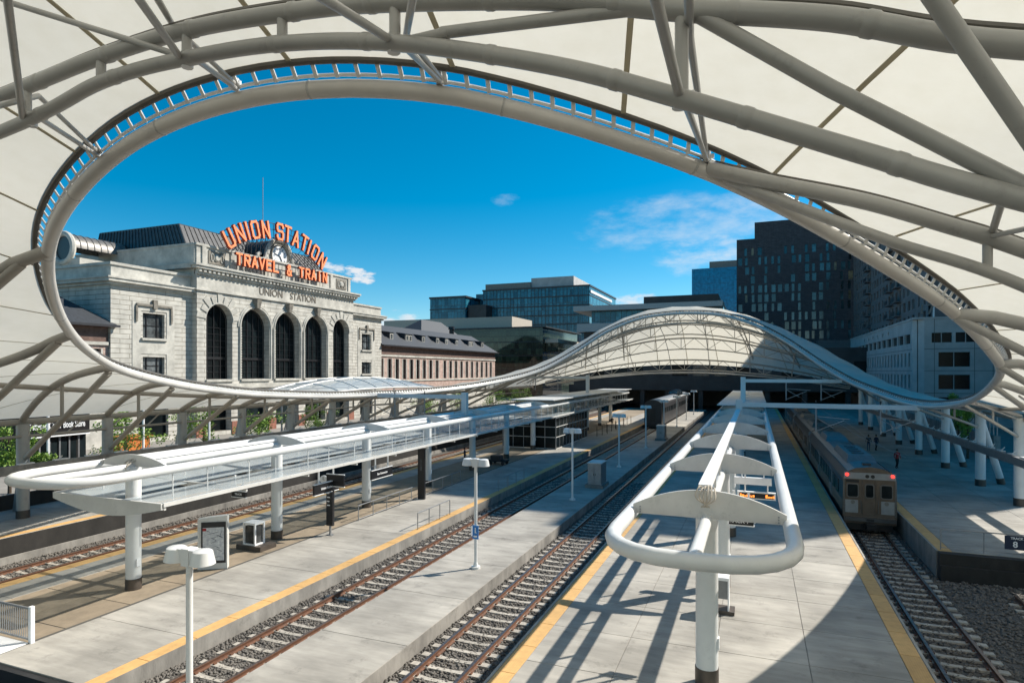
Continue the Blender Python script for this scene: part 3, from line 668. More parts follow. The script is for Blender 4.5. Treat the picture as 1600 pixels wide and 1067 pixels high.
# low glass roof of the left canopy
def gx(s_): return -27.3+s_*3.55
k = 0; y = 19.2
while y < 128:
    y2 = y+4.6
    for sd_ in (-1, 1):
        bm = MB().hexa([(-27.3+sd_*.4, y+.04, 3.62), (gx(sd_), y+.04, 3.75), (gx(sd_), y2-.04, 3.75), (-27.3+sd_*.4, y2-.04, 3.62), (-27.3+sd_*.4, y+.04, 3.66), (gx(sd_), y+.04, 3.79), (gx(sd_), y2-.04, 3.79), (-27.3+sd_*.4, y2-.04, 3.66)])
        part(CL, 'roof_glass_panel', bm, M['roofglass'], world=True)
        for q in (.3, .72): 
            yy = y+4.6*q
            part(CL, 'hanger', MB().tube([(-27.3+sd_*2.33, yy, 3.75), (-27.3+sd_*2.33, yy, ZC-.15)], .03, 6), M['white'], True, True)
    part(CL, 'roof_beam', MB().bar((gx(-1), y, 3.6), (gx(1), y, 3.6), .1, .22), M['fin'], world=True)
    y = y2; k += 1
for sd_ in (-1, 1):
    part(CL, 'gutter', MB().box(gx(sd_)-.08, gx(sd_)+.06, 19.1, 128, 3.64, 3.80), M['fin'], world=True)
bm = MB(); nseg = 14
for i in range(nseg):
    x0, x1 = gx(-1)+7.1*i/nseg, gx(-1)+7.1*(i+1)/nseg; d0 = .25+.5*math.sin(math.pi*i/nseg); d1 = .25+.5*math.sin(math.pi*(i+1)/nseg)
    bm.hexa([(x0,19.0,3.78-d0),(x1,19.0,3.78-d1),(x1,19.12,3.78-d1),(x0,19.12,3.78-d0),(x0,19.0,3.8),(x1,19.0,3.8),(x1,19.12,3.8),(x0,19.12,3.8)])
part(CL, 'front_beam', bm, M['fin'], world=True)
# solid roofing on the far half of the centre canopy
y = 72
while y < 126:
    part(CC, 'roof_panel', MB().box(-1.37-2.6, -1.37+2.6, y+.02, y+4.5, ZC+.7, ZC+.78), M['signwhite'] if y > 112 else M['fin'], world=True); y += 4.52
y = 76
while y < 128:
    part(CL, 'roof_panel', MB().box(-27.3-3.0, -27.3+3.0, y+.02, y+4.5, ZC+.7, ZC+.78), M['white'], world=True); y += 4.52

# ---------------------------------------------------------------- lamp posts on the middle platform
def lamp():
    T = thing('lamp_post', (-13.6, 11.7, -.8), 'nearest white lamp post with two round shades at the lower left', 'lamp post', 'white lamp posts on the middle platform')
    part(T, 'pole', MB().tube([(0,0,.25),(0,0,5.35)], .085, 14), M['white'], True)
    part(T, 'base_plate', MB().tube([(0,0,0),(0,0,.12)], .24, 14).tube([(0,0,.12),(0,0,.3)], [.15,.1], 14), M['white'], True)
    part(T, 'cross_arm', MB().hexa([(-.45,-.11,5.35),(.45,-.11,5.35),(.45,.11,5.35),(-.45,.11,5.35),(-.42,-.14,5.72),(.42,-.14,5.72),(.42,.14,5.72),(-.42,.14,5.72)]).box(-.13,.13,-.15,.15,5.3,5.74), M['white'])
    for s in (-1, 1):
        sh = part(T, 'lamp_shade', MB().tube([(s*.46,0,5.38),(s*.46,0,5.42),(s*.46,0,5.70),(s*.46,0,5.73)], [.31,.30,.24,.20], 24), M['white'], True)
        part(sh, 'diffuser', MB().tube([(s*.46,0,5.36),(s*.46,0,5.378)], .27, 20), M['signwhite'])
    return T
l0 = lamp(); ly = [11.7, 29.2, 47.5, 65.6, 83, 100.5, 118, 135, 152]
ll = [None, 'white lamp post with a blue sign on its pole on the middle platform', 'white lamp post just before the grey cabinet on the middle platform', 'white lamp post just beyond the grey cabinet, third along its row after the blue sign', 'slim white lamp post beside the middle track, just before the dark parked train',
      'small white lamp post in front of the dark parked train', 'distant white lamp post beside the roof of the dark train', 'very distant lamp post second from the end of the row', 'farthest lamp post of the row below the black building']
for i in range(1, len(ly)):
    c = copy_tree(l0); c.location = (-13.6, ly[i], -.8); c['label'] = ll[i]
bs = thing('blue_platform_sign', (-13.5, 29.0, 1.15), 'small blue sign with white marks fixed to a white lamp post', 'sign')
part(bs, 'panel', MB().box(-.17,.17,-.06,-.03,-.35,.35), M['blue']); part(bs, 'pictogram', MB().box(-.03,.03,-.075,-.062,.16,.24).box(-.03,.02,-.075,-.062,0,.14).box(-.03,.08,-.075,-.062,-.03,0).box(-.1,.1,-.075,-.062,-.25,-.17), M['signwhite']); part(bs, 'bracket', MB().box(-.26,-.2,-.05,.05,-.2,.3), M['signwhite'])
# grey cabinet
cb = thing('utility_cabinet', (-13.2, 53, -.8), 'grey metal utility cabinet on a concrete plinth on the middle platform', 'cabinet')
part(cb, 'plinth', MB().box(-.8,.8,-.1,2.3,0,.3), M['concwall']); b0 = part(cb, 'body', MB().box(-.6,.6,.1,2.1,.3,2.15), M['grey'])
for i in range(2): d_ = part(cb, 'door', MB().box(-.57+i*.58,-.02+i*.58,.07,.098,.38,2.05), M['grey']); part(d_, 'handle', MB().box(-.08+i*.16,-.04+i*.16,.04,.068,1.1,1.3), M['black'])
part(cb, 'lid', MB().box(-.66,.66,.04,2.16,2.152,2.22), M['fin'])
c2 = copy_tree(cb); c2.location = (-13.1, 93, -.8); c2['label'] = 'small distant grey cabinet on the middle platform beside the dark train'

# ---------------------------------------------------------------- text helper
def text_mesh(s_, size, ext, m, off=0., bold=True):
    cu = bpy.data.curves.new('t', 'FONT'); cu.body = s_; cu.size = size; cu.extrude = ext; cu.offset = off; cu.align_x = 'CENTER'; cu.align_y = 'CENTER'; cu.resolution_u = 3
    ob = bpy.data.objects.new('t', cu); COL.objects.link(ob); dg = bpy.context.evaluated_depsgraph_get(); dg.update()
    me = bpy.data.meshes.new_from_object(ob.evaluated_get(dg)); bpy.data.objects.remove(ob); me.materials.clear()
    for x in (m if isinstance(m, list) else [m]): me.materials.append(x)
    if isinstance(m, list):
        for p in me.polygons: p.material_index = 0 if p.normal.z > .9 else 1
    return me
def place_text(me, name, parent, loc, face, roll=0, sx=1, **k):
    """face: '+x' reads along +Y seen from +X; '-y' reads along +X seen from -Y"""
    o = bpy.data.objects.new(name, me); COL.objects.link(o)
    if face == '+x': R_ = Matrix(((0,0,1),(1,0,0),(0,1,0)))
    elif face == '-y': R_ = Matrix(((1,0,0),(0,0,-1),(0,1,0)))
    R_ = R_ @ Matrix.Rotation(roll, 3, 'Z') @ Matrix.Diagonal((sx,1,1))
    M4 = R_.to_4x4(); M4.translation = Vector(loc)-(parent.location if parent else Vector())
    if parent: o.parent = parent
    o.matrix_basis = M4
    return props(o, **k)

# ---------------------------------------------------------------- signs, kiosk, bins, railings on the platforms
def hsign(x, y, z, wd, h, label, txt=None, face='-y', tsize=.2, extra=None):
    T = thing('hanging_sign', (x, y, z), label, 'sign', None)
    bw = (wd/2, .06) if face == '-y' else (.06, wd/2)
    part(T, 'panel', MB().box(-bw[0], bw[0], -bw[1], bw[1], -h/2, h/2), M['black'])
    part(T, 'frame', MB().box(-bw[0]-.03, bw[0]+.03, -bw[1]-.01, bw[1]+.01, h/2, h/2+.04).box(-bw[0]-.03, bw[0]+.03, -bw[1]-.01, bw[1]+.01, -h/2-.04, -h/2), M['signwhite'])
    for s in (-.3, .3):
        q = (s*wd, 0) if face == '-y' else (0, s*wd)
        part(T, 'hanger', MB().box(q[0]-.04, q[0]+.04, q[1]-.04, q[1]+.04, h/2+.04, h/2+.9), M['signwhite'])
    if txt:
        me = text_mesh(txt, tsize, .004, M['signwhite'], off=.004)
        if face == '-y': place_text(me, 'lettering', T, (x, y-bw[1]-.012, z), '-y')
        else: place_text(me, 'lettering', T, (x+bw[0]+.012, y, z), '+x')
    return T
hsign(-.45, 22.6, 4.35, .80, .26, 'black hanging sign reading TRACK 7 with an arrow under the centre canopy', 'TRACK 7 \u2192', tsize=.19)
for (lx, ly_, lz, lb) in ((-.1, 30.4, 4.45, 'upper white display housing with blank side under the centre canopy'), (0.05, 29.6, 3.95, 'orange lit departure display under the centre canopy')):
    T = thing('departure_display', (lx, ly_, lz), lb, 'display'); part(T, 'housing', MB().box(-.8,.8,-.1,.1,-.16,.16), M['signwhite'])
    if 'orange' in lb:
        part(T, 'screen', MB().box(-.72,.72,-.115,-.102,-.11,.11), M['black']); bm = MB()
        for a, b_ in ((-.68,-.1),(.38,.68)):
            x = a
            while x < b_: wdt = random.uniform(.04,.09); bm.box(x, x+wdt, -.125, -.117, -.07, random.choice((-.0,.03,.07))); x += wdt+.02
        part(T, 'lit_dots', bm, M['led'])
    part(T, 'hanger', MB().box(-.5,-.44,-.03,.03,.16,.9 if lz < 4.2 else .5).box(.44,.5,-.03,.03,.16,.5), M['signwhite'])
hsign(-24.6, 31.0, 2.35, 2.3, .6, 'black and white direction sign with arrow hanging near the second column', 'Union Station', '+x', .2)
hsign(-24.5, 36.9, 2.35, 2.6, .6, 'black direction sign with white end and small text hanging by the third column', 'Bus Concourse', '+x', .2)
hsign(-27.0, 26.5, 2.6, 1.0, .3, 'small black hanging sign just left of the second left column', 'TRACK', '-y', .16)
hsign(-29.5, 47.0, 2.6, 1.0, .4, 'small dark hanging sign behind the fourth left column', None, '-y')
def totem(x, y, label, txt, h=2.9):
    T = thing('sign_totem', (x, y, -.75), label, 'sign'); part(T, 'post', MB().box(-.05,.05,-.05,.05,0,.7), M['grey']); part(T, 'foot', MB().box(-.2,.2,-.15,.15,0,.04), M['grey'])
    part(T, 'panel', MB().box(-.24,.24,-.09,.09,.6,h), M['black']); bm = MB()
    for i in range(4): bm.box(-.18,.0+.04*(i % 2),-.1,-.092,h-.3-.25*i,h-.24-.25*i)
    part(T, 'print_lines', bm, M['signwhite']); return T
t1 = totem(-24.75, 31.6, 'black totem on a grey post with a clock and small sign on top', None)
part(t1, 'top_sign', MB().box(-.25,1.05,-.05,.05,3.1,3.8), M['black']); part(t1, 'top_sign_frame', MB().box(-.28,1.08,-.04,.04,3.8,3.85).box(-.28,1.08,-.04,.04,3.04,3.1), M['signwhite']); part(t1, 'clock_face', MB().tube([(-.5,-.06,3.45),(-.5,.06,3.45)], .26, 20), M['signwhite']); part(t1, 'clock_hand', MB().box(-.515,-.485,-.075,-.065,3.45,3.63).box(-.5,-.36,-.075,-.065,3.44,3.46), M['black'])
t2 = thing('sign_totem', (-24.9, 43.2, -.75), 'tall slim black information totem behind the ramp railing', 'sign'); part(t2, 'panel', MB().box(-.3,.3,-.1,.1,0,4.0), M['black']); part(t2, 'print_lines', MB().box(-.06,.06,-.115,-.102,2.3,3.2), M['winwhite']); part(t2, 'cap', MB().box(-.34,.34,-.14,.14,4.0,4.12), M['dkmetal'])
# map kiosk
kx, ky = -26.2, 24.0
T = thing('map_kiosk', (kx, ky, -.75), 'grey map kiosk with a curved top behind the nearest lamp post', 'kiosk', rz=rad(33)); T.scale = (1.15,1.15,1.12)
bm = MB(); K = 8
for i in range(K):
    x0, x1 = -.62+1.24*i/K, -.62+1.24*(i+1)/K; z0, z1 = 2.25+.22*math.sin(.4+1.1*i/K), 2.25+.22*math.sin(.4+1.1*(i+1)/K)
    bm.hexa([(x0,-.16,0.02),(x1,-.16,0.02),(x1,.16,0.02),(x0,.16,0.02),(x0,-.16,z0),(x1,-.16,z1),(x1,.16,z1),(x0,.16,z0)])
part(T, 'casing', bm, M['fin']); part(T, 'black_border', MB().box(-.47,.56,-.18,-.163,.3,2.2), M['black']); part(T, 'map_sheet', MB().box(-.40,.49,-.195,-.182,.42,1.95), M['poster'])
bm = MB()
random.seed(5)
for i in range(16):
    x, z = random.uniform(-.35,.4), random.uniform(.5,1.85); a = random.choice((.3,-.5,1.2,.1)); bm.bar((x-.12*math.cos(a),-.199,z-.12*math.sin(a)), (x+.12*math.cos(a),-.199,z+.12*math.sin(a)), .012, .012)
part(T, 'route_lines', bm, M['navy']); part(T, 'red_logo', MB().box(-.40,-.25,-.20,-.197,1.8,1.93), M['red'])
# caged vending box
T = thing('caged_cabinet', (-27.0, 27.6, -.75), 'white framed glass box on a brown plinth beside the second left column', 'cabinet')
part(T, 'plinth', MB().box(-.85,.95,-.5,.75,0,.28), M['colbase']); part(T, 'glass_body', MB().box(-.36,.36,-.3,.3,.3,1.35), M['winwhite'])
for sx in (-.4,.4):
    for sy in (-.34,.34): part(T, 'frame_post', MB().box(sx-.045,sx+.045,sy-.045,sy+.045,.28,1.45), M['signwhite'])
part(T, 'top_frame', MB().box(-.45,.45,-.39,.39,1.45,1.56), M['signwhite']); part(T, 'bottom_frame', MB().box(-.45,.45,-.39,.39,.28,.36), M['signwhite'])
# railings
def railing(x, y0, y1, z, label, n_=8, h=1.05, mesh_panel=False, ax='y'):
    T = thing('handrail', (x, y0, z) , label, 'railing', None)
    Ln = y1-y0
    P = (lambda t_, zz: (0, t_, zz)) if ax == 'y' else (lambda t_, zz: (t_, 0, zz))
    for i in range(n_+1): part(T, 'post', MB().tube([P(Ln*i/n_, 0), P(Ln*i/n_, h)], .03, 6), M['grey'], True)
    part(T, 'top_rail', MB().tube([P(0, h), P(Ln, h)], .035, 8), M['grey'], True)
    part(T, 'lower_rail', MB().tube([P(0, .12), P(Ln, .12)], .022, 6), M['grey'], True)
    return T
railing(-25.3, 35.3, 51, -.75, 'long steel handrail running up the ramp beside the left canopy columns', 9)
railing(-20.35, 34.8, 39.3, -.75, 'short steel handrail standing on the tactile strip of the left platform', 3)
railing(-20.35, 48.3, 54.5, -.75, 'short shaded handrail farther along the left platform edge', 3)
railing(9.2, 0, 9.5, 0, 'thin steel railing closing the near end of the right platform', 5, 1.1, ax='x').location = (9.2, 38.9, 0)
# fence and stair head at the lower left
T = thing('stair_fence', (-25.4, 14.9, -.75), 'steel bar fence panel with a white end post at the lower left corner', 'fence')
part(T, 'end_post', MB().box(-.09,.06,-.07,.07,0,1.38), M['signwhite']); part(T, 'top_rail', MB().box(-5,-.09,-.03,.03,1.25,1.32), M['grey']); part(T, 'bottom_rail', MB().box(-5,-.09,-.03,.03,.1,.16), M['grey'])
bm = MB().box(-.012,.012,-.012,.012,.16,1.25).mesh('bar', M['grey'])
for i in range(36): obj('bar', bm, T, (-.22-.13*i, 0, 0))
obj('stair_cover_plate', MB().box(-31, -25.45, 13.6, 14.8, -.748, -.70).mesh('stair_cover_plate', M['signwhite']), label='pale flat metal plate in front of the corner fence', cat='metal plate')

# ---------------------------------------------------------------- glass lift shelter on the left platform
T = thing('glass_lift_shelter', (-31.8, 77, -.75), 'dark glass lift and stair enclosure with pale frame on the left platform', 'shelter')
for j, (z0, z1) in enumerate(((.15,1.55),(1.62,2.9),(2.97,4.1))):
    for i in range(5): part(T, 'glass_pane', MB().box(i*1.5+.04, i*1.5+1.46, 0, .04, z0, z1), M['glassdk'])
    for i in range(10): part(T, 'glass_pane', MB().box(7.46, 7.5, i*1.6+.04, i*1.6+1.56, z0, z1), M['glassdk'])
for z in (.08, 1.585, 2.935, 4.15): part(T, 'frame_rail', MB().box(-.05,7.56,-.05,.1,z-.05,z+.03).box(7.42,7.56,.1,16,z-.05,z+.03), M['fin'])
for i in range(6): part(T, 'mullion', MB().box(i*1.5-.04,i*1.5+.04,-.06,.06,0,4.2), M['grey'])
for i in range(1, 11): part(T, 'mullion', MB().box(7.42,7.55,i*1.6-.04,i*1.6+.04,0,4.2), M['grey'])
# row of slim posts beyond it
pm_ = MB().tube([(0,0,0),(0,0,1.5)], .05, 8).mesh('queue_post', M['black'], True)
for i in range(12): obj('queue_post', pm_, None, (-23.2+.3*(i % 3), 95+i*2.3, -.75), label=('nearest','second nearest','third nearest','fourth nearest','fifth nearest','sixth nearest','sixth farthest','fifth farthest','fourth farthest','third farthest','second farthest','farthest')[i]+' slim dark post in the row beyond the glass shelter', cat='bollard', group='slim posts beyond the glass shelter')

# ---------------------------------------------------------------- catenary gantries
def gantry(x0, x1, y, z, zb, label):
    T = thing('catenary_gantry', (x0, y, zb), label, 'gantry'); 
    part(T, 'beam', MB().box(min(x0,x1), max(x0,x1), y-.18, y+.18, z-.2, z+.2), M['white'], world=True)
    part(T, 'post', MB().box(x0-.28, x0+.28, y-.25, y+.25, zb, z+.45), M['white'], world=True)
    s = 1 if x1 > x0 else -1
    for f_ in (.45, .8):
        xx = x0+(x1-x0)*f_; part(T, 'dropper', MB().tube([(xx, y, z-.2), (xx, y, z-2.3)], .07, 8), M['grey'], True, True)
        part(T, 'dropper_bracket', MB().bar((xx, y, z-2.2), (xx+s*2.2, y, z-1.2), .06, .06).bar((xx, y, z-.9), (xx+s*2.6, y, z-1.1), .05, .05).bar((xx, y, z-1.0), (xx+s*1.4, y, z-1.9), .05, .05), M['grey'], world=True)
        part(T, 'insulator', MB().tube([(xx, y, z+.2), (xx, y, z+.5)], .05, 6), M['black'], True, True)
    return T
gantry(-1.37, 12.7, 60, 6.45, 5.0, 'white catenary gantry beam crossing from the centre canopy to the right rim, nearer one')
gantry(-1.37, 9.3, 80, 8.35, 5.0, 'white catenary gantry beam crossing to the right rim, farther one')
gantry(-27.3, -37.6, 56, 6.9, 5.0, 'pale catenary gantry beam from the left canopy to the left rim, nearer one')
gantry(-27.3, -39.4, 105, 8.4, 5.0, 'white catenary gantry beam beyond the left canopy under the far hump')
for x, z, y0, y1, lb in ((7.1, 4.9, 44, 150, 'thin overhead contact wire above the silver train'), (8.6, 4.2, 44, 90, 'thin slack wire over the right platform edge')):
    obj('overhead_wire', MB().tube([(x, y, z-.2*math.sin((y-y0)*.15)) for y in np.linspace(y0, y1, 20)], .012, 5).mesh('overhead_wire', M['grey']), label=lb, cat='wire')

# ---------------------------------------------------------------- trains
def railcar(y0, ln, label, front=True):
    T = thing('rail_car', (7.03, y0, RZ), label, 'train', 'coupled silver rail cars'); W = 1.55; H0, H1 = .55, 4.05
    prof = [(-W,H0),(-W-.03,1.4),(-W,3.35),(-W+.25,3.95),(-W+.7,4.2),(0,4.32),(W-.7,4.2),(W-.25,3.95),(W,3.35),(W+.03,1.4),(W,H0)]
    bm = MB(); k = len(prof)
    bm.v = [(x, 0, z) for x, z in prof]+[(x, ln, z) for x, z in prof]
    for i in range(k-1): bm.f.append((i, k+i, k+i+1, i+1)); bm.m.append(0)
    bm.f.append((k-1, 2*k-1, k, 0)); bm.m.append(0)
    bm.f.append(tuple(range(k))); bm.m.append(1); bm.f.append(tuple(range(2*k-1, k-1, -1))); bm.m.append(1)
    part(T, 'body', bm, [M['steel'], M['steelreflect']])
    def rr(x0, x1, z0, z1, y_, r=.13):
        P = []
        for cx, cz, a0 in ((x1-r,z1-r,0),(x0+r,z1-r,90),(x0+r,z0+r,180),(x1-r,z0+r,270)):
            for q in range(4): a = rad(a0+q*30); P.append((cx+r*math.cos(a), cz+r*math.sin(a)))
        return P
    def plate(x0, x1, z0, z1, ya, yb, r=.13):
        P = rr(x0, x1, z0, z1, 0, r); b2 = MB(); n_ = len(P); b2.v = [(x, ya, z) for x, z in P]+[(x, yb, z) for x, z in P]
        b2.f.append(tuple(range(n_))); b2.m.append(0)
        for i in range(n_): b2.f.append((i, n_+i, n_+(i+1) % n_, (i+1) % n_)); b2.m.append(0)
        return b2
    for (a, b_) in ((-1.35,-.62), (-.28,.28), (.62,1.35)):
        fr = part(T, 'end_window', plate(a, b_, 2.25, 3.2, -.045, -.0), M['steel']); part(fr, 'glass', plate(a+.07, b_-.07, 2.32, 3.13, -.06, -.047, .1), M['glassdk'])
    dr = part(T, 'end_door', MB().box(-.42,-.36,-.05,0,1.2,3.5).box(.36,.42,-.05,0,1.2,3.5).box(-.36,.36,-.05,0,3.42,3.5), M['steelreflect'])
    part(T, 'fascia', MB().box(-1.5,1.5,-.06,-.002,3.5,3.92), M['grey'])
    for s in (-1, 1):
        if front: part(T, 'marker_light', MB().tube([(s*1.32,-.14,3.78),(s*1.32,-.05,3.78)], .11, 12), M['redlamp'], True)
        part(T, 'horn_grille', MB().tube([(.02+s*.16,-.09,3.7),(.02+s*.16,-.058,3.7)], .12, 12), M['black'])
    part(T, 'destination_box', MB().box(-1.38,-.62,-.05,-.0,3.26,3.44), M['black'])
    part(T, 'bumper', MB().box(-1.5,1.5,-.28,0,.75,.98), M['steel']); part(T, 'coupler', MB().box(-.28,.28,-.9,0,.35,.7), M['black']); part(T, 'underframe', MB().box(-1.35,1.35,.1,ln-.1,.1,.55), M['black'])
    for a in (.3, 2.4):
        for s in (-1, 1): part(T, 'lower_panel', MB().box(s*1.05-.38,s*1.05+.38,-.03,-.002,1.25,2.1), M['grey']) if a < 1 else None
    for s in (-1, 1):
        y = 2.2; i = 0
        while y < ln-2.5:
            if i % 5 == 2:
                d_ = part(T, 'side_door', MB().box(s*1.585-.02, s*1.585+.02, y, y+1.5, 1.18, 3.4), M['grey']); part(d_, 'glass', MB().box(s*1.61-.006, s*1.61+.006, y+.25, y+1.25, 2.1, 3.1), M['glassdk'])
            else: part(T, 'side_window', MB().box(s*1.58-.02, s*1.58+.02, y, y+1.5, 2.15, 3.1), M['glassdk'])
            y += 1.95; i += 1
    ac = part(T, 'roof_unit', MB().hexa([(-.95,3,4.2),(.95,3,4.2),(.95,11,4.2),(-.95,11,4.2),(-.75,3.9,4.62),(.75,3.9,4.62),(.75,10.4,4.62),(-.75,10.4,4.62)]), M['zinclight'])
    for i in range(4): part(ac, 'fan_grille', MB().tube([(0, 5+1.4*i, 4.621),(0, 5+1.4*i, 4.66)], .42, 12), M['dkmetal'])
    part(T, 'roof_unit', MB().hexa([(-.95,17,4.2),(.95,17,4.2),(.95,23,4.2),(-.95,23,4.2),(-.75,17.9,4.6),(.75,17.9,4.6),(.75,22.4,4.6),(-.75,22.4,4.6)]), M['zinclight'])
    for s in (-1, 1):
        for zz in (1.3,1.45,1.6,1.75,1.9,3.25,3.38): part(T, 'side_flute', MB().box(s*1.58-.012, s*1.58+.012+.0*s, .4, ln-.4, zz, zz+.05), M['steel'])
        part(T, 'corner_post', MB().box(s*1.5-.05, s*1.5+.05, -.04, -.002, 1.1, 3.5), M['steel'])
        part(T, 'front_crest', MB().tube([(s*.98,-.05,1.95),(s*.98,-.035,1.95)], .13, 12), M['zinclight'])
        part(T, 'grab_rail', MB().tube([(s*.5,-.12,1.3),(s*.5,-.12,2.1)], .02, 6), M['steel'])
    part(T, 'number_plate', MB().box(-.22,.22,-.3,-.285,.8,.93), M['black'])
    part(T, 'roof_hatch', MB().box(-.25,.25,1.0,1.5,4.3,4.42), M['dkmetal'])
    for s in (-1, 1): part(T, 'roof_rail', MB().box(s*1.3-.03,s*1.3+.03,.3,ln-.3,3.96,4.04), M['steel'])
    for yy in (3.2, 5.6, ln-5.6, ln-3.2):
        for s in (-1, 1): part(T, 'wheel', MB().tube([(s*.88-.06, yy, .42),(s*.88+.06, yy, .42)], .42, 18), M['dkmetal'], True)
    return T
railcar(46.5, 28.5, 'silver commuter rail car with two red lights, nearest the camera')
railcar(75.6, 28.5, 'second silver rail car coupled behind the one with red lights', False)
railcar(104.7, 28.5, 'farthest silver rail car under the far canopy end', False)
def oldcar(y0, ln, dome, label):
    T = thing('passenger_coach', (-17.85, y0, RZ), label, 'train', 'dark coaches parked on the left track'); prof = []
    for i in range(9): a = math.pi*i/8; prof.append((1.6*math.cos(a), 4.3+1.0*math.sin(a)))
    prof = [(1.6,.6)]+prof+[(-1.6,.6)]; k = len(prof); bm = MB(); bm.v = [(x,0,z) for x, z in prof]+[(x,ln,z) for x, z in prof]
    for i in range(k): bm.f.append((i, (i+1) % k, k+(i+1) % k, k+i)); bm.m.append(1 if 2 <= i <= 7 else 0)
    bm.f.append(tuple(range(k))); bm.m.append(0); bm.f.append(tuple(range(2*k-1,k-1,-1))); bm.m.append(0)
    part(T, 'body', bm, [M['dkmetal'], M['grey']])
    part(T, 'end_door', MB().box(-.5,.5,-.05,-.002,1.2,3.6), M['black']); part(T, 'underframe', MB().box(-1.4,1.4,.1,ln-.1,.15,.6), M['black'])
    for i in range(8): part(T, 'side_window', MB().box(1.6,1.63,2+i*2.8,3.8+i*2.8,2.6,3.6), M['glassdk'])
    if dome:
        bm = MB(); n_ = 10
        for yy, s in ((4,.3),(5.5,1),(12,1),(13.5,.3)):
            for i in range(n_+1): a = math.pi*i/n_; bm.v.append((1.3*math.cos(a), yy, 5.1+1.1*s*math.sin(a)))
        for j in range(3):
            for i in range(n_): q = j*(n_+1)+i; bm.f.append((q, q+1, q+n_+2, q+n_+1)); bm.m.append(0)
        d = part(T, 'glass_dome', bm, M['glassdk'], True)
        for yy in (5.5, 8.8, 12): part(d, 'dome_rib', MB().tube([(1.32*math.cos(math.pi*i/8), yy, 5.1+1.12*math.sin(math.pi*i/8)) for i in range(9)], .05, 6), M['grey'], True)
    return T
oldcar(117, 26, False, 'dark parked passenger coach with a pale rounded roof, nearer of the two')
oldcar(143.5, 26, True, 'dark parked coach with a glass dome on its roof')

# ---------------------------------------------------------------- the stone station
STN = thing('station_building', (-75, 83, 0), 'grand pale stone station with five tall arched windows and a clock', 'station')
XF = -74.0           # front of the centre block
XW = -75.0           # front of the wings
def arch_bay(bm, X, y0, y1, z0, z1, o0, o1, sill, spring, dep, m=0, seg=16):
    bm.q([(X,y0,z0),(X,o0,z0),(X,o0,z1),(X,y0,z1)], m); bm.q([(X,o1,z0),(X,y1,z0),(X,y1,z1),(X,o1,z1)], m)
    if sill > z0: bm.q([(X,o0,z0),(X,o1,z0),(X,o1,sill),(X,o0,sill)], m)
    r_ = (o1-o0)/2; yc_ = (o0+o1)/2; pts = [(yc_-r_*math.cos(math.pi*i/seg), spring+r_*math.sin(math.pi*i/seg)) for i in range(seg+1)]
    for i in range(seg):
        (ya, za), (yb, zb) = pts[i], pts[i+1]; bm.q([(X,ya,za),(X,yb,zb),(X,yb,z1),(X,ya,z1)], m)
        bm.q([(X,ya,za),(X-dep,ya,za),(X-dep,yb,zb),(X,yb,zb)], m)
    bm.q([(X,o0,sill),(X-dep,o0,sill),(X-dep,o0,spring),(X,o0,spring)], m); bm.q([(X,o1,spring),(X-dep,o1,spring),(X-dep,o1,sill),(X,o1,sill)], m); bm.q([(X,o0,sill),(X,o1,sill),(X-dep,o1,sill),(X-dep,o0,sill)], m)
    return pts
bays = [(64.9,72.0,66.5,71.3,17.0,'p'),(72.0,79.55,73.0,78.9,16.4,'c'),(79.55,86.7,80.2,86.1,16.4,'c'),(86.7,94.3,87.4,93.3,16.4,'c'),(94.3,101.5,95.3,100.1,17.0,'p')]
bm = MB()
def wrect(bm, X, y0, y1, z0, z1, rects, dep, m=0):
    ys = sorted(set([y0,y1]+[r for q in rects for r in q[:2]])); zs = sorted(set([z0,z1]+[r for q in rects for r in q[2:4]]))
    for i in range(len(ys)-1):
        for j in range(len(zs)-1):
            yc_, zc_ = (ys[i]+ys[i+1])/2, (zs[j]+zs[j+1])/2
            if any(q[0] < yc_ < q[1] and q[2] < zc_ < q[3] for q in rects): continue
            bm.q([(X,ys[i],zs[j]),(X,ys[i+1],zs[j]),(X,ys[i+1],zs[j+1]),(X,ys[i],zs[j+1])], m)
    for a, b_, c_, d_ in [q[:4] for q in rects]:
        bm.q([(X,a,c_),(X-dep,a,c_),(X-dep,a,d_),(X,a,d_)], m); bm.q([(X,b_,d_),(X-dep,b_,d_),(X-dep,b_,c_),(X,b_,c_)], m)
        bm.q([(X,a,d_),(X-dep,a,d_),(X-dep,b_,d_),(X,b_,d_)], m); bm.q([(X,a,c_),(X,b_,c_),(X-dep,b_,c_),(X-dep,a,c_)], m)
for (y0, y1, o0, o1, spr, kd) in bays:
    arch_bay(bm, XF, y0, y1, 7.2, 21.2, o0, o1, 8.3, spr, 1.3, 0)
bm.box(-100, XF-1.6, 65.0, 101.4, 0, 23.0); 
bm.q([(XF,64.9,0),(XF-27,64.9,0),(XF-27,64.9,23),(XF,64.9,23)]).q([(XF,101.5,0),(XF,101.5,23),(XF-27,101.5,23),(XF-27,101.5,0)])
# ground storey openings
gr = []
yy = 66.3
for (y0, y1, o0, o1, spr, kd) in bays: gr.append((o0+.2, o1-.2, .6, 5.6))
wrect(bm, XF, 64.9, 101.5, 0, 7.2, gr, 1.2)
part(STN, 'centre_wall', bm, M['ashlar'], world=True)
for g_ in gr:
    f_ = part(STN, 'shop_window', MB().box(XF-1.2, XF-1.1, g_[0], g_[1], g_[2], g_[3]), M['glassdk'], world=True)
    part(f_, 'transom', MB().box(XF-1.1, XF-1.0, g_[0], g_[1], 3.9, 4.1), M['black'], world=True)
for y in (72.0, 79.55, 86.7, 94.3, 65.6, 100.8): part(STN, 'brick_plinth', MB().box(XF+.02, XF+.14, y-.85, y+.85, 0, 1.9), M['redbrick'], world=True)
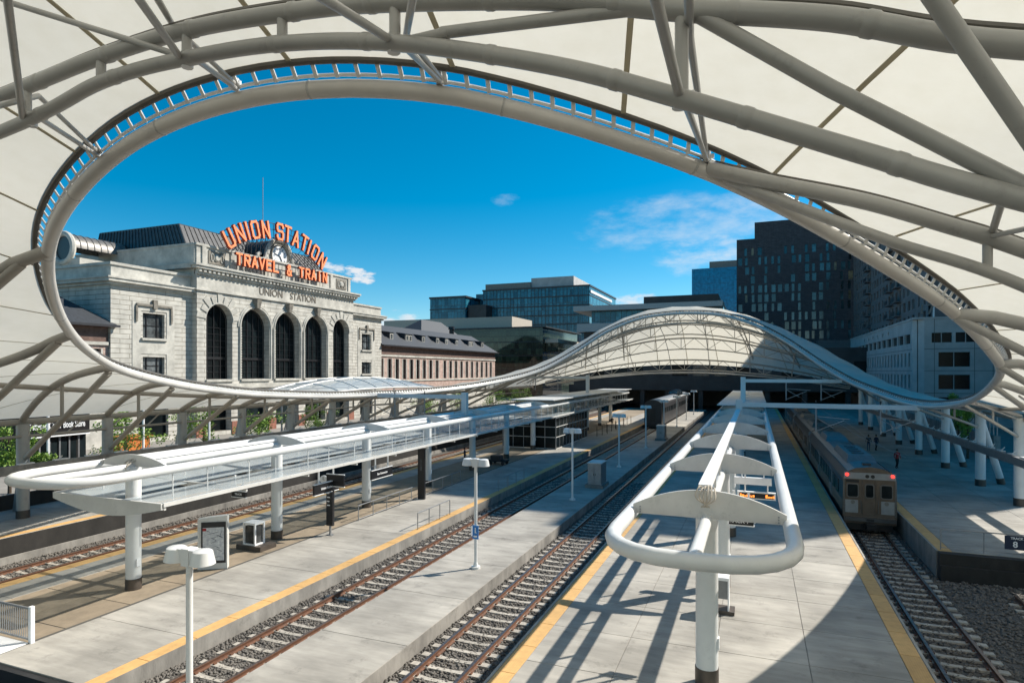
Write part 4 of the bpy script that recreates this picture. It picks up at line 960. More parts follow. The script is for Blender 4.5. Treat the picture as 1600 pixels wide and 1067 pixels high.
# arch windows, archivolts, keystones
for (y0, y1, o0, o1, spr, kd) in bays:
    r_ = (o1-o0)/2; yc_ = (o0+o1)/2; X = XF-1.28; bm = MB(); seg = 16
    P = [(yc_-r_*math.cos(math.pi*i/seg), spr+r_*math.sin(math.pi*i/seg)) for i in range(seg+1)]
    bm.q([(X,o0,8.3),(X,o1,8.3)]+[(X,a,b_) for a, b_ in reversed(P)])
    W_ = part(STN, 'arched_window', bm, M['glassdk'], world=True)
    fb = MB(); nb = 5 if kd == 'c' else 4
    for i in range(nb+1):
        y = o0+(o1-o0)*i/nb; dz = math.sqrt(max(0, r_*r_-(y-yc_)**2)); fb.box(X+.01, X+.13, y-.07, y+.07, 8.3, spr+dz)
    for z in [8.4+.95*i for i in range(9)]: fb.box(X+.01, X+.09, o0, o1, z-.035, z+.035)
    fb.box(X+.01, X+.2, o0, o1, 11.3, 11.65)
    part(W_, 'mullions', fb, M['black'], world=True)
    part(W_, 'frame', MB().tube([(X+.1,o0+.05,8.3)]+[(X+.1, yc_+(a-yc_)*.97, spr+(b_-spr)*.97) for a, b_ in P]+[(X+.1,o1-.05,8.3)], .13, 6), M['black'], world=True)
    for (rr_, th, pr_) in (((.28, .2, .16), (.62, .14, .1)) if kd == 'c' else ((.14,.1,.06),)):
        Q = [(XF+pr_*.5, yc_-(r_+rr_)*math.cos(math.pi*i/20), spr+(r_+rr_)*math.sin(math.pi*i/20)) for i in range(21)]
        if kd == 'c': Q = [(XF+pr_*.5, o0-rr_, 8.3)]+Q+[(XF+pr_*.5, o1+rr_, 8.3)] if rr_ < .5 else Q
        part(STN, 'archivolt', MB().tube(Q, th, 6), M['smooth_stone'], True, True)
    if kd == 'c':
        part(STN, 'keystone', MB().hexa([(XF,yc_-.35,spr+r_-.1),(XF+.7,yc_-.3,spr+r_+.1),(XF+.7,yc_+.3,spr+r_+.1),(XF,yc_+.35,spr+r_-.1),(XF,yc_-.6,spr+r_+1.5),(XF+.9,yc_-.5,spr+r_+1.5),(XF+.9,yc_+.5,spr+r_+1.5),(XF,yc_+.6,spr+r_+1.5)]), M['stone_dark'], world=True)
        # beaded jamb
        jb = MB()
        for i in range(20):
            for yy in (o0-.05, o1+.05): jb.box(XF-.02, XF+.12, yy-.12, yy+.12, 8.5+i*.4, 8.72+i*.4)
        part(STN, 'beaded_jamb', jb, M['smooth_stone'], world=True)
    else:
        vb = MB()
        for i in range(9):
            a = math.pi*(i+.5)/9; L0, L1 = r_+.1, r_+(2.1 if i in (4,) else (1.75 if i % 2 == 0 else 1.3)); da = .12
            for_ = [(XF+.003, yc_+L0*math.cos(a-da), spr+L0*math.sin(a-da)), (XF+.003, yc_+L1*math.cos(a-da*.9), spr+L1*math.sin(a-da*.9)), (XF+.003, yc_+L1*math.cos(a+da*.9), spr+L1*math.sin(a+da*.9)), (XF+.003, yc_+L0*math.cos(a+da), spr+L0*math.sin(a+da))]
            top = [(XF+.12, p[1], p[2]) for p in for_]; vb.hexa(for_+top)
        part(STN, 'voussoirs', vb, M['smooth_stone'], world=True)
    part(STN, 'sill', MB().box(XF-.6, XF+.25, o0-.1, o1+.1, 7.95, 8.28), M['smooth_stone'], world=True)
# string course, frieze, cornices, attic
part(STN, 'string_course', MB().box(XF, XF+.5, 64.5, 101.9, 6.9, 7.25).box(XF, XF+.3, 64.6, 101.8, 7.25, 7.6), M['smooth_stone'], world=True)
part(STN, 'frieze', MB().box(XF-1.5, XF+.05, 64.85, 101.55, 21.2, 23.4), M['smooth_stone'], world=True)
part(STN, 'frieze_moulding', MB().box(XF+.05, XF+.3, 64.6, 101.8, 21.1, 21.35), M['smooth_stone'], world=True)
def dentils(T_, X, y0, y1, z, st=.75, w_=.36, d_=.35, h=.4):
    bm = MB(); y = y0
    while y < y1: bm.box(X, X+d_, y, y+w_, z-h, z); y += st
    part(T_, 'dentil_course', bm, M['smooth_stone'], world=True, kind='stuff')
part(STN, 'cornice', MB().box(XF, XF+.35, 64.6, 101.8, 23.4, 23.75).box(XF-.2, XF+.95, 64.0, 102.4, 24.15, 24.5).box(XF-.2, XF+1.15, 63.8, 102.6, 24.5, 24.8).box(XF-12, XF, 63.9, 64.87, 24.15, 24.8), M['smooth_stone'], world=True)
dentils(STN, XF, 64.7, 101.5, 24.14, .8, .42, .75, .42)
dentils(STN, XF, 64.7, 101.5, 23.35, .4, .2, .15, .2)
at_ = MB().box(XF-3, XF-.4, 65.2, 101.2, 24.8, 27.6).box(XF-3, XF-.2, 65.0, 101.4, 27.6, 27.95).box(XF-26, XF-.6, 64.95, 66.2, 23, 27.6).box(XF-26,XF-.6,64.85,66.3,27.6,27.9).box(XF-26, XF-3, 66.2, 101.4, 23, 26)
part(STN, 'attic', at_, M['smooth_stone'], world=True)
for y in (68.7, 98.2):
    pp = part(STN, 'carved_panel', MB().box(XF-.4, XF-.3, y-1.5, y+1.5, 25.3, 27.2), M['stone_dark'], world=True)
    part(pp, 'carved_boss', MB().tube([(XF-.3, y, 26.25), (XF-.05, y, 26.25)], [.55,.4], 14), M['smooth_stone'], True, True)
    part(pp, 'carved_scroll', MB().tube([(XF-.25, y-.85+.25*math.cos(t_), 26.25+.6*math.sin(t_)) for t_ in np.linspace(0, 6.28, 12)], .07, 6).tube([(XF-.25, y+.85+.25*math.cos(t_), 26.25+.6*math.sin(t_)) for t_ in np.linspace(0, 6.28, 12)], .07, 6), M['smooth_stone'], True, True)
for y in (66.4, 71.6, 95.2, 100.6): part(STN, 'attic_pilaster', MB().box(XF-.4, XF-.22, y-.35, y+.35, 24.8, 27.6), M['smooth_stone'], world=True)
# clock on the attic
CKY, CKZ = 81.8, 28.8
clk = part(STN, 'clock_surround', MB().box(XF-1.4, XF-.15, CKY-3.6, CKY+3.6, 24.8, 27.2).tube([(XF-.55, CKY-2.75*math.cos(math.pi*i/20), CKZ+2.75*math.sin(math.pi*i/20)) for i in range(21)], .36, 8), M['smooth_stone'], world=True)
bmq = MB(); n_ = 24
bmq.q([(XF-.7, CKY+2.6*math.cos(2*math.pi*i/n_), CKZ+2.6*math.sin(2*math.pi*i/n_)) for i in range(n_)]); part(clk, 'tympanum', bmq, M['smooth_stone'], world=True)
part(clk, 'clock_face', MB().tube([(XF-.7, CKY, CKZ), (XF-.45, CKY, CKZ)], 1.75, 32), M['signwhite'], world=True)
hb = MB()
for i in range(12):
    a = rad(30*i); hb.bar((XF-.43, CKY+1.1*math.sin(a), CKZ+1.1*math.cos(a)), (XF-.43, CKY+1.5*math.sin(a), CKZ+1.5*math.cos(a)), .14, .03)
part(clk, 'hour_marks', hb, M['navy'], world=True)
part(clk, 'clock_hands', MB().bar((XF-.4, CKY, CKZ), (XF-.4, CKY-1.35*math.sin(rad(75)), CKZ+1.35*math.cos(rad(75))), .16, .04).bar((XF-.4, CKY, CKZ), (XF-.4, CKY+1.1*math.sin(rad(150)), CKZ+1.1*math.cos(rad(150))), .18, .05), M['navy'], world=True)
part(clk, 'bezel', MB().tube([(XF-.44, CKY+1.85*math.cos(t_), CKZ+1.85*math.sin(t_)) for t_ in np.linspace(0, 2*math.pi, 32, endpoint=False)], .12, 6, True), M['stone_dark'], True, True)
for s in (-1, 1):
    part(clk, 'scroll', MB().tube(spl([(XF-.6, CKY+s*2.9, 29.0), (XF-.6, CKY+s*3.3, 28.0), (XF-.6, CKY+s*4.3, 27.5), (XF-.6, CKY+s*4.9, 28.2), (XF-.6, CKY+s*4.3, 28.6)], 5), .3, 8), M['smooth_stone'], True, True)
# barrel roof behind the clock
def barrel(xa, xb, yc_, zc_, r_, mats, nm, axis='x'):
    bm = MB(); n_ = 14
    for q in (xa, xb):
        for i in range(n_+1):
            a = math.pi*i/n_; bm.v.append((q, yc_+r_*math.cos(a), zc_+r_*math.sin(a)) if axis == 'x' else (yc_+r_*math.cos(a), q, zc_+r_*math.sin(a)))
    for i in range(n_): bm.f.append((i, i+1, n_+2+i, n_+1+i)); bm.m.append(0)
    o_ = part(STN, nm, bm, mats, True, True)
    k_ = int(abs(xb-xa)/.9)
    for j in range(k_+1):
        q = xa+(xb-xa)*j/max(1,k_); pts = [((q, yc_+(r_+.03)*math.cos(math.pi*i/12), zc_+(r_+.03)*math.sin(math.pi*i/12)) if axis == 'x' else (yc_+(r_+.03)*math.cos(math.pi*i/12), q, zc_+(r_+.03)*math.sin(math.pi*i/12))) for i in range(13)]
        part(o_, 'standing_seam', MB().tube(pts, .06, 5), mats, True, True)
    return o_
barrel(XF-1.0, XF-12, CKY, CKZ, 2.7, M['zinc'], 'barrel_roof')
# big hall roof with standing seams
def seamroof(P0, P1, P2, P3, ns, m, T_, nm='roof_slope', st=True):
    """P0,P1 eave, P2,P3 ridge (P3 above P0)"""
    P0, P1, P2, P3 = map(Vector, (P0, P1, P2, P3)); o_ = part(T_, nm, MB().q([P0, P1, P2, P3]), m, world=True)
    nrm = (P1-P0).cross(P3-P0).normalized()
    if nrm.z < 0: nrm = -nrm
    if st:
        for i in range(ns+1):
            t_ = i/ns; a = P0.lerp(P1, t_)+nrm*.05; b_ = P3.lerp(P2, t_)+nrm*.05; part(o_, 'standing_seam', MB().bar(a, b_, .08, .1), m, world=True)
    return o_
rx0, rx1, ry0, ry1 = -98, XF-3.2, 66.5, 100.2; ins = 3.4; zt = 31.6; zb = 26.4
seamroof((rx1,ry0,zb),(rx1,ry1,zb),(rx1-ins,ry1-ins,zt),(rx1-ins,ry0+ins*.3,zt), 34, M['zinc'], STN)
seamroof((rx0,ry0,zb),(rx1,ry0,zb),(rx1-ins,ry0+ins*.3,zt),(rx0,ry0+ins*.3,zt), 26, M['zinc'], STN)
part(STN, 'roof_ridge', MB().box(rx0, rx1-ins, ry0+1.0, ry1-ins, zt-.1, zt+.12), M['zinc'], world=True)
# round dormer at the near end
barrel(58.5, 66.5, -92.5, 27.2, 2.15, M['zinclight'], 'barrel_dormer', 'y')
part(STN, 'dormer_opening', MB().tube([(-92.5, 58.45, 27.2), (-92.5, 58.6, 27.2)], 1.7, 20), M['black'], world=True)
part(STN, 'dormer_ring', MB().tube([(-92.5+2.1*math.cos(t_), 58.4, 27.2+2.1*math.sin(t_)) for t_ in np.linspace(0, 2*math.pi, 24, endpoint=False)], .4, 8, True), M['smooth_stone'], True, True)
part(STN, 'dormer_base', MB().box(-96, -89, 58.4, 66, 23, 25.6), M['smooth_stone'], world=True)
# wings
for (w0, w1, near) in ((53.0, 64.9, True), (101.5, 112.9, False)):
    wc = (w0+w1)/2 if near else (w0+w1)/2+.2; bm = MB(); wn = [(wc-1.6, wc+1.6, 9.0, 11.4), (wc-1.6, wc+1.6, 13.9, 17.2), (wc-2.2, wc+2.2, .6, 5.6)]
    wrect(bm, XW, w0, w1, 0, 20.4, wn, .6)
    bm.box(XW-24, XW-.9, w0+.002, w1-.002, 0, 20.4)
    bm.q([(XW,w0,0),(XW,w0,20.4),(XW-24,w0,20.4),(XW-24,w0,0)]).q([(XW,w1,0),(XW-24,w1,0),(XW-24,w1,20.4),(XW,w1,20.4)])
    part(STN, 'wing_wall', bm, M['ashlar'], world=True)
    part(STN, 'wing_panel', MB().box(XW, XW+.06, wc-3.1, wc-1.9, 8.3, 18.6).box(XW, XW+.06, wc+1.9, wc+3.1, 8.3, 18.6).box(XW, XW+.06, wc-1.9, wc+1.9, 17.5, 18.6).box(XW, XW+.06, wc-1.9, wc+1.9, 11.8, 13.5), M['smooth_stone'], world=True)
    for a, b_, c_, d_ in wn[:2]:
        W_ = part(STN, 'window', MB().box(XW-.58, XW-.5, a, b_, c_, d_), M['winwhite'], world=True)
        part(W_, 'frame', MB().box(XW-.5, XW-.4, a+.75, a+.9, c_, d_).box(XW-.5, XW-.4, b_-.9, b_-.75, c_, d_).box(XW-.5, XW-.4, a, b_, c_, c_+.12).box(XW-.5, XW-.4, a, b_, d_-.12, d_).box(XW-.5,XW-.4,a,b_,(c_+d_)/2,(c_+d_)/2+.1), M['black'], world=True)
        part(W_, 'sill', MB().box(XW, XW+.35, a-.3, b_+.3, c_-.3, c_), M['smooth_stone'], world=True)
    part(STN, 'shop_window', MB().box(XW-.6, XW-.5, wc-2.2, wc+2.2, .6, 5.6), M['glassdk'], world=True)
    part(STN, 'window_hood', MB().box(XW+.06, XW+.3, wc-2.6, wc+2.6, 18.1, 18.4).box(XW+.06, XW+.25, wc-2.7, wc-2.45, 16.0, 18.1).box(XW+.06, XW+.25, wc+2.45, wc+2.7, 16.0, 18.1).box(XW+.06,XW+.4,wc-.3,wc+.3,17.8,19.0), M['stone_dark'], world=True)
    part(STN, 'cornice', MB().box(XW-24, XW+.35, w0-.35 if near else w0, w1 if near else w1+.35, 20.4, 20.75).box(XW-24, XW+.8, w0-.8 if near else w0, w1 if near else w1+.8, 20.75, 21.15).box(XW-24, XW+.95, w0-.95 if near else w0, w1 if near else w1+.95, 21.15, 21.35), M['smooth_stone'], world=True)
    part(STN, 'parapet', MB().box(XW-24, XW-.1, w0+.1, w1-.1, 21.35, 22.9).box(XW-24, XW+.1, w0-.1, w1+.05, 22.9, 23.25), M['smooth_stone'], world=True)
    part(STN, 'string_course', MB().box(XW, XW+.35, w0, w1, 6.9, 7.35), M['smooth_stone'], world=True)
part(STN, 'flagpole', MB().tube([(-84, 88, 31.5), (-84, 88, 45)], .06, 6), M['grey'], True, True)
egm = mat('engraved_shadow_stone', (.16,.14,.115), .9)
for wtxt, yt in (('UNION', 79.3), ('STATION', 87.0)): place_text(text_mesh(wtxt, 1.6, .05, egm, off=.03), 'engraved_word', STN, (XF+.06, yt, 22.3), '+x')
# neon sign
SG = thing('rooftop_neon_sign', (-73.2, 83.2, 24.8), 'arched orange rooftop sign reading UNION STATION over TRAVEL & TRAIN', 'sign')
XS = -73.3
lets = [('U',355.6,373),('N',372,364),('I',384,360.6),('O',396,359.4),('N',412.5,359.4),('S',435,362.5),('T',447,365.6),('A',460,374.4),('T',473,378.8),('I',480.6,386),('O',490,394),('N',501,408)]
P = []
for ch, u, v in lets:
    y = Y_at(u, XS); P.append((ch, y, Zp(u, v, y)))
y_a, z_a = P[0][1], P[0][2]; y_b, z_b = P[-1][1], P[-1][2]
# circle through first, middle and last letter
def circ(p, q, r_):
    ax, ay, bx, by, cx, cy = *p, *q, *r_; d = 2*(ax*(by-cy)+bx*(cy-ay)+cx*(ay-by))
    ux = ((ax*ax+ay*ay)*(by-cy)+(bx*bx+by*by)*(cy-ay)+(cx*cx+cy*cy)*(ay-by))/d; uy = ((ax*ax+ay*ay)*(cx-bx)+(bx*bx+by*by)*(ax-cx)+(cx*cx+cy*cy)*(bx-ax))/d
    return ux, uy, math.hypot(ax-ux, ay-uy)
ucx, ucy, ur = circ(P[0][1:], (P[5][1], P[5][2]), P[-1][1:])
# angles spread evenly with a gap between the words
STROKE = {'U':[[(0,1),(0,.15),(.15,0),(.85,0),(1,.15),(1,1)]], 'N':[[(0,0),(0,1),(1,0),(1,1)]], 'I':[[(.5,0),(.5,1)]], 'O':[[(.15,0),(.85,0),(1,.15),(1,.85),(.85,1),(.15,1),(0,.85),(0,.15),(.15,0)]],
 'S':[[(0,.22),(0,.15),(.15,0),(.85,0),(1,.15),(1,.42),(.85,.52),(.15,.52),(0,.65),(0,.87),(.15,1),(.85,1),(1,.87),(1,.8)]], 'T':[[(.5,0),(.5,1)],[(0,1),(1,1)]], 'A':[[(0,0),(.5,1),(1,0)],[(.2,.33),(.8,.33)]],
 'R':[[(0,0),(0,1),(.85,1),(1,.87),(1,.6),(.85,.5),(0,.5)],[(.45,.5),(1,0)]], 'V':[[(0,1),(.5,0),(1,1)]], 'E':[[(1,0),(0,0),(0,1),(1,1)],[(0,.52),(.8,.52)]], 'L':[[(0,1),(0,0),(1,0)]],
 '&':[[(1,0),(.25,.75),(.25,.9),(.4,1),(.6,1),(.7,.88),(.6,.7),(.1,.4),(.05,.15),(.25,0),(.6,0),(1,.45)]]}
def letter(ch, wd, h, th):
    """block letter in the YZ plane facing +x, centred"""
    bm = MB()
    wI = wd
    for st in STROKE[ch]:
        for (a, b_) in zip(st, st[1:]):
            pa = Vector((0, (a[0]-.5)*wI, (a[1]-.5)*h)); pb = Vector((0, (b_[0]-.5)*wI, (b_[1]-.5)*h)); d = (pb-pa).normalized()*th*.5; nn = Vector((0, -d.z, d.y)); pa -= d*.99; pb += d*.99
            q = random.uniform(0, .012)
            bm.hexa([pa-nn, pb-nn, pb+nn, pa+nn]+[p+Vector((.42+q,0,0)) for p in (pa-nn, pb-nn, pb+nn, pa+nn)], 1)
            for k_ in range(6): pass
            bm.q([p+Vector((.425+q,0,0)) for p in (pa-nn*.8+d*.2, pb-nn*.8-d*.2, pb+nn*.8-d*.2, pa+nn*.8+d*.2)], 0)
    return bm
for ch, y, z in P:
    a = math.atan2(z-ucy, y-ucx)-math.pi/2
    zz = ucy+math.sqrt(max(0, ur*ur-(y-ucx)**2)); z = (z+zz)/2
    bm = letter(ch, 1.3, 2.45, .40); ca, sa = math.cos(a), math.sin(a)
    bm.v = [(vx, vy*ca-vz*sa, vy*sa+vz*ca) for vx, vy, vz in bm.v]
    o_ = part(SG, 'sign_letter', bm, [M['orange'], M['orangeside']]); o_.location = Vector((XS, y, z))-SG.location
st2 = 'TRAVEL & TRAIN'; ya, yb = Y_at(371, XS), Y_at(505, XS)
for i, ch in enumerate(st2):
    if ch == ' ': continue
    y = ya+(yb-ya)*i/(len(st2)-1); bm = letter(ch, .95, 1.55, .34); bm.v = [(vx, vy, vz) for vx, vy, vz in bm.v]
    o_ = part(SG, 'sign_letter', bm, [M['orange'], M['orangeside']]); o_.location = Vector((XS, y, 26.55+(.0 if ch != '&' else -.1)))-SG.location
sc_ = MB(); ar0 = math.atan2(P[0][2]-ucy, P[0][1]-ucx); ar1 = math.atan2(P[-1][2]-ucy, P[-1][1]-ucx)
arc = lambda t_, dr: (XS-.1, ucx+(ur+dr)*math.cos(ar0+(ar1-ar0)*t_), ucy+(ur+dr)*math.sin(ar0+(ar1-ar0)*t_))
for dr in (-1.15, .2, 1.2): sc_.tube([arc(t_, dr) for t_ in np.linspace(-.05, 1.05, 24)], .06, 5)
random.seed(9)
for i in range(23):
    t_ = i/22; p = arc(t_, -1.15); sc_.bar(arc(t_, -1.15), arc(t_, 1.2), .06, .06)
    if abs(p[1]-82) > 4.5: sc_.bar((p[0], p[1], p[2]), (p[0]-.2, p[1], 27.9), .07, .07)
    if i < 22 and abs(p[1]-82) > 4.5: sc_.bar(arc(t_, -1.15), (XS-.3, arc(t_+1/22,0)[1], 27.9+(arc(t_+1/22,0)[2]-27.9)*.3), .05, .05)
    if abs(p[1]-82) > 4.5 or i % 2: sc_.bar(p, (p[0]-3.2, p[1]+random.uniform(-.5,.5), 28.0), .05, .05)
sc_.bar((XS-.1, ya-1, 25.6), (XS-.1, yb+1, 25.6), .08, .08).bar((XS-.1, ya-1, 27.4), (XS-.1, yb+1, 27.4), .08, .08)
for i in range(26): y = ya+(yb-ya)*i/25; sc_.bar((XS-.1, y, 24.85), (XS-.1, y, 27.4), .06, .06)
o_ = part(SG, 'scaffold', sc_, M['dkmetal'], world=True)

# brick wings with slate roofs
def brick_wing(y0, y1, wins, label, dorm, xb=-92):
    T = thing('brick_wing', (XW-.4, (y0+y1)/2, 0), label, 'building', 'brick wings of the station'); X = XW-.4
    rc = [(a-wd/2, a+wd/2, 7.7, 12.3) for a, wd in wins]; bm = MB(); wrect(bm, X, y0, y1, 5.2, 13.2, rc, .4)
    part(T, 'brick_wall', bm, M['brick'], world=True); part(T, 'stone_base', MB().box(X-14, X+.1, y0, y1, 0, 5.2), M['smooth_stone'], world=True)
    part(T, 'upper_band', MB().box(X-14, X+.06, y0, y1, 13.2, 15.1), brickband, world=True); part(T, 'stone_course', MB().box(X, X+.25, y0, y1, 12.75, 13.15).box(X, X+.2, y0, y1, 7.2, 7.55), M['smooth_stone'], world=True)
    part(T, 'side_wall', MB().box(X-14, X-.45, y0+.02, y1-.02, 5.2, 15), M['brick'], world=True)
    for a, b_, c_, d_ in rc:
        W_ = part(T, 'window', MB().box(X-.42, X-.36, a, b_, c_, d_), M['glassdk'], world=True)
        part(W_, 'frame', MB().box(X-.36, X-.3, (a+b_)/2-.05, (a+b_)/2+.05, c_, d_).box(X-.36, X-.3, a, b_, 9.9, 10.05), M['black'], world=True)
        part(W_, 'surround', MB().box(X+.002, X+.06, a-.25, a, c_, d_).box(X+.002, X+.06, b_, b_+.25, c_, d_), M['smooth_stone'], world=True)
    e = .9; zr = 20.2
    seamroof((X+e,y0-.2,15.2),(X+e,y1+e,15.2),(X-5.5,y1-5.5,zr),(X-5.5,y0-.2,zr), 10, M['slate'], T, st=False)
    part(T, 'roof_slope', MB().q([(X+e,y1+e,15.2),(X-14,y1+e,15.2),(X-5.5,y1-5.5,zr)]).q([(X+e,y0-.2,15.2),(X-5.5,y0-.2,zr),(X-14,y0-.2,15.2)]).q([(X-14,y0-.2,15.2),(X-5.5,y0-.2,zr),(X-5.5,y1-5.5,zr),(X-14,y1+e,15.2)]), M['slate'], world=True)
    part(T, 'gutter', MB().box(X+e-.05, X+e+.2, y0-.2, y1+e, 15.0, 15.3), M['dkmetal'], world=True)
    for a, wd in dorm:
        d_ = part(T, 'dormer', MB().box(X-3.5, X-1.2, a-wd/2, a+wd/2, 16.4, 18.2).hexa([(X-5,a-wd/2-.2,18.2),(X-1.0,a-wd/2-.2,18.2),(X-1.0,a+wd/2+.2,18.2),(X-5,a+wd/2+.2,18.2),(X-5,a-wd/2-.2,18.9),(X-1.0,a-wd/2-.2,18.35),(X-1.0,a+wd/2+.2,18.35),(X-5,a+wd/2+.2,18.9)]), M['slate'], world=True)
        nn = 2 if wd > 2.5 else 1
        for i in range(nn):
            yc_ = a+(i-(nn-1)/2)*1.5
            w_ = part(d_, 'window', MB().box(X-1.2, X-1.1, yc_-.62, yc_+.62, 16.6, 18.0), M['smooth_stone'], world=True); 
            part(d_, 'pane', MB().box(X-1.098, X-1.07, yc_-.4, yc_+.4, 16.85, 17.85), M['winwhite'], world=True)
    return T
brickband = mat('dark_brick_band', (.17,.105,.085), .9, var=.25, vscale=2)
us = [596,609,620.5,632,643,653,663,673,683, 695,704,712.5,721,729.5,737.5,745.3,752.7,760,766.7]
brick_wing(113.0, 176, [(Y_at(u, -75.4), 1.25+.012*(Y_at(u,-75.4)-112)*0+.2) for u in us], 'pink brick wing with tall narrow windows and slate dormer roof, right of the stone station', [(Y_at(u+2, -76.5), wd) for u, wd in ((610,1.7),(637,3.4),(660,1.9),(682,1.9),(696,1.9),(712,2.0),(734,3.6),(752,2.2))])
brick_wing(28, 52.9, [(31+i*2.9, 1.45) for i in range(8)], 'brick wing with a dark slate roof, left of the stone station behind the canopy rim', [(34,1.8),(45.5,2.6)])
# pyramid roof block behind the right wing
T = thing('slate_pavilion_roof', (-92, 170, 0), 'tall grey hipped pavilion roof with a chimney behind the brick wing', 'building')
ya_, yb_ = Y_at(625, -86), Y_at(740, -86)
part(T, 'body', MB().box(-100, -82, 145, 180, 0, 15.2), M['brick'], world=True); part(T, 'roof', MB().q([(-82,142,15.2),(-82,182,15.2),(-90,168,24.5),(-90,156,24.5)]).q([(-82,142,15.2),(-90,156,24.5),(-102,142,15.2)]).q([(-82,182,15.2),(-102,182,15.2),(-90,168,24.5)]).q([(-102,142,15.2),(-90,156,24.5),(-90,168,24.5),(-102,182,15.2)]), M['zinclight'] if False else M['slate'], world=True)
part(T, 'chimney', MB().tube([(-82.5,160.5,16),(-82.5,160.5,21.6),(-82.5,160.5,21.7),(-82.5,160.5,22.5)], [.7,.7,1.0,.9], 12), M['black'], True, True)

# ---------------------------------------------------------------- shop front and small things on the plaza
T = thing('bookshop_front', (-60, 45, 0), 'dark glazed bookshop front with white lettering under the canopy', 'shop front')
XB = -62.0; b0_, b1_ = Y_at(48, XB), Y_at(140, XB)
part(T, 'fascia', MB().box(XB-1, XB, b0_, b1_, 3.4, 5.6), M['black'], world=True); part(T, 'back_wall', MB().box(XB-8, XB-1.01, b0_, b1_, 0, 5.6), M['darkwall'], world=True)
nb = 6
for i in range(nb):
    a, b_ = b0_+(b1_-b0_)*i/nb, b0_+(b1_-b0_)*(i+1)/nb
    p_ = part(T, 'shop_window', MB().box(XB-.5, XB-.4, a+.1, b_-.1, .4, 3.3), M['glassdk'], world=True); part(p_, 'frame', MB().box(XB-.4, XB-.3, a-.02, a+.12, 0, 3.4), M['grey'], world=True)
part(T, 'transom', MB().box(XB-.05, XB+.08, b0_, b1_, 3.28, 3.4), M['signwhite'], world=True)
place_text(text_mesh('Tattered Cover Book Store', .9, .03, M['signwhite'], off=.012), 'lettering', T, (XB+.06, Y_at(90, XB), 4.35), '+x', sx=.5)
# arched glass pavilion roof on the plaza
T = thing('glass_pavilion_roof', (-53, 70, 0), 'low arched white glass pavilion roof in front of the station', 'canopy')
bm = MB(); na, nb = 24, 8
def pav(i, j): 
    y = 57+33*i/na; e = math.sin(math.pi*i/na)**.6; x = -53+(j/nb-.5)*11; h = 6.6+2.1*e*(1-(2*j/nb-1)**2*.7); return (x, y, h)
for i in range(na):
    for j in range(nb): bm.q([pav(i,j), pav(i+1,j), pav(i+1,j+1), pav(i,j+1)])
part(T, 'glass_vault', bm, M['roofglass'], True, True)
for j in (0, 3, 5, 8): part(T, 'long_rib', MB().tube([pav(i, j) for i in range(na+1)], .12, 6), M['fin'], True, True)
for i in range(1, na, 3): part(T, 'cross_rib', MB().tube([pav(i, j) for j in range(nb+1)], .1, 6), M['fin'], True, True)
for x in (-57, -49):
    for y in (63, 70, 77, 84): part(T, 'post', MB().tube([(x, y, 0), (x, y, 7)], .12, 8), M['grey'], True, True)
# trees
def tree(x, y, h, r_, seed, label, group='small street trees on the plaza'):
    random.seed(seed); T = thing('street_tree', (x, y, 0), label, 'tree', group)
    tk = MB().tube([(0,0,0),(.05,0,h*.35),(.0,.08,h*.6),(.03,.05,h*.85)], [.14,.11,.07,.03], 8)
    for i in range(7):
        a = random.uniform(0, 6.28); z = h*random.uniform(.32,.7); tk.tube([(0,0,z),(math.cos(a)*r_*.6, math.sin(a)*r_*.6, z+h*.18)], [.045,.015], 5)
    part(T, 'trunk', tk, M['bark'], True); bm = MB()
    cl = [(random.gauss(0,r_*.42), random.gauss(0,r_*.42), h*random.uniform(.36,.95), r_*random.uniform(.22,.42)) for _ in range(22)]
    for cx, cy, cz, cr_ in cl:
        for _ in range(95):
            d = Vector((random.gauss(0,1), random.gauss(0,1), random.gauss(0,.8))).normalized()*cr_*random.uniform(.4,1.05); p = Vector((cx,cy,cz))+d
            s_ = random.uniform(.07,.15); n1 = Vector((random.gauss(0,1),random.gauss(0,1),random.gauss(0,1))).normalized(); n2 = n1.orthogonal().normalized()
            n3 = n1.cross(n2); bm.q([p-n2*s_, p-n3*s_*.55, p+n2*s_, p+n3*s_*.55])
    part(T, 'crown', bm, M['leaf']); return T
for i, (u, dx, h, r_, lb) in enumerate([(15,0,5.6,2.0,'leafy green tree at the left edge below the canopy'),(60,3,3.4,1.4,'low green bush tree in front of the bookshop'),(195,0,5.8,2.2,'bright green tree right of the bookshop front'),(318,0,5.8,2.3,'bright green tree before the left stone wing'),(405,2,5.4,2.4,'dense round yellow green tree before the arched windows'),
      (492,0,5.6,2.3,'yellow green tree below the right end arch'),(665,-1,5.8,2.6,'green tree beyond the left canopy below the brick wing'),(715,-1,5.8,2.6,'green tree second along below the brick wing'),(770,-1,5.5,2.8,'green tree third along below the brick wing'),(812,-1,5.5,2.8,'farthest green tree below the brick wing')]):
    X = -54+dx; tree(X, Y_at(u, X), h, r_, 20+i, lb)
for u, h, lb in ((75,7.5,'thin white banner pole in front of the bookshop'),(327,7.0,'thin white pole beside the tree before the stone wing'),(224,6.5,'thin pale pole right of the orange kiosk')):
    o_ = obj('banner_pole', MB().tube([(0,0,0),(0,0,h)], .1, 8).mesh('banner_pole', M['signwhite'], True), None, (-52, Y_at(u, -52), 0), label=lb, cat='pole')
obj('orange_kiosk', MB().box(-1,1,-1.6,1.6,0,2.9).box(-1.2,1.2,-1.8,1.8,2.9,3.1).mesh('orange_kiosk', M['orangebox']), None, (-58, Y_at(200,-58), 0), label='orange kiosk box behind the green tree right of the bookshop', cat='kiosk')
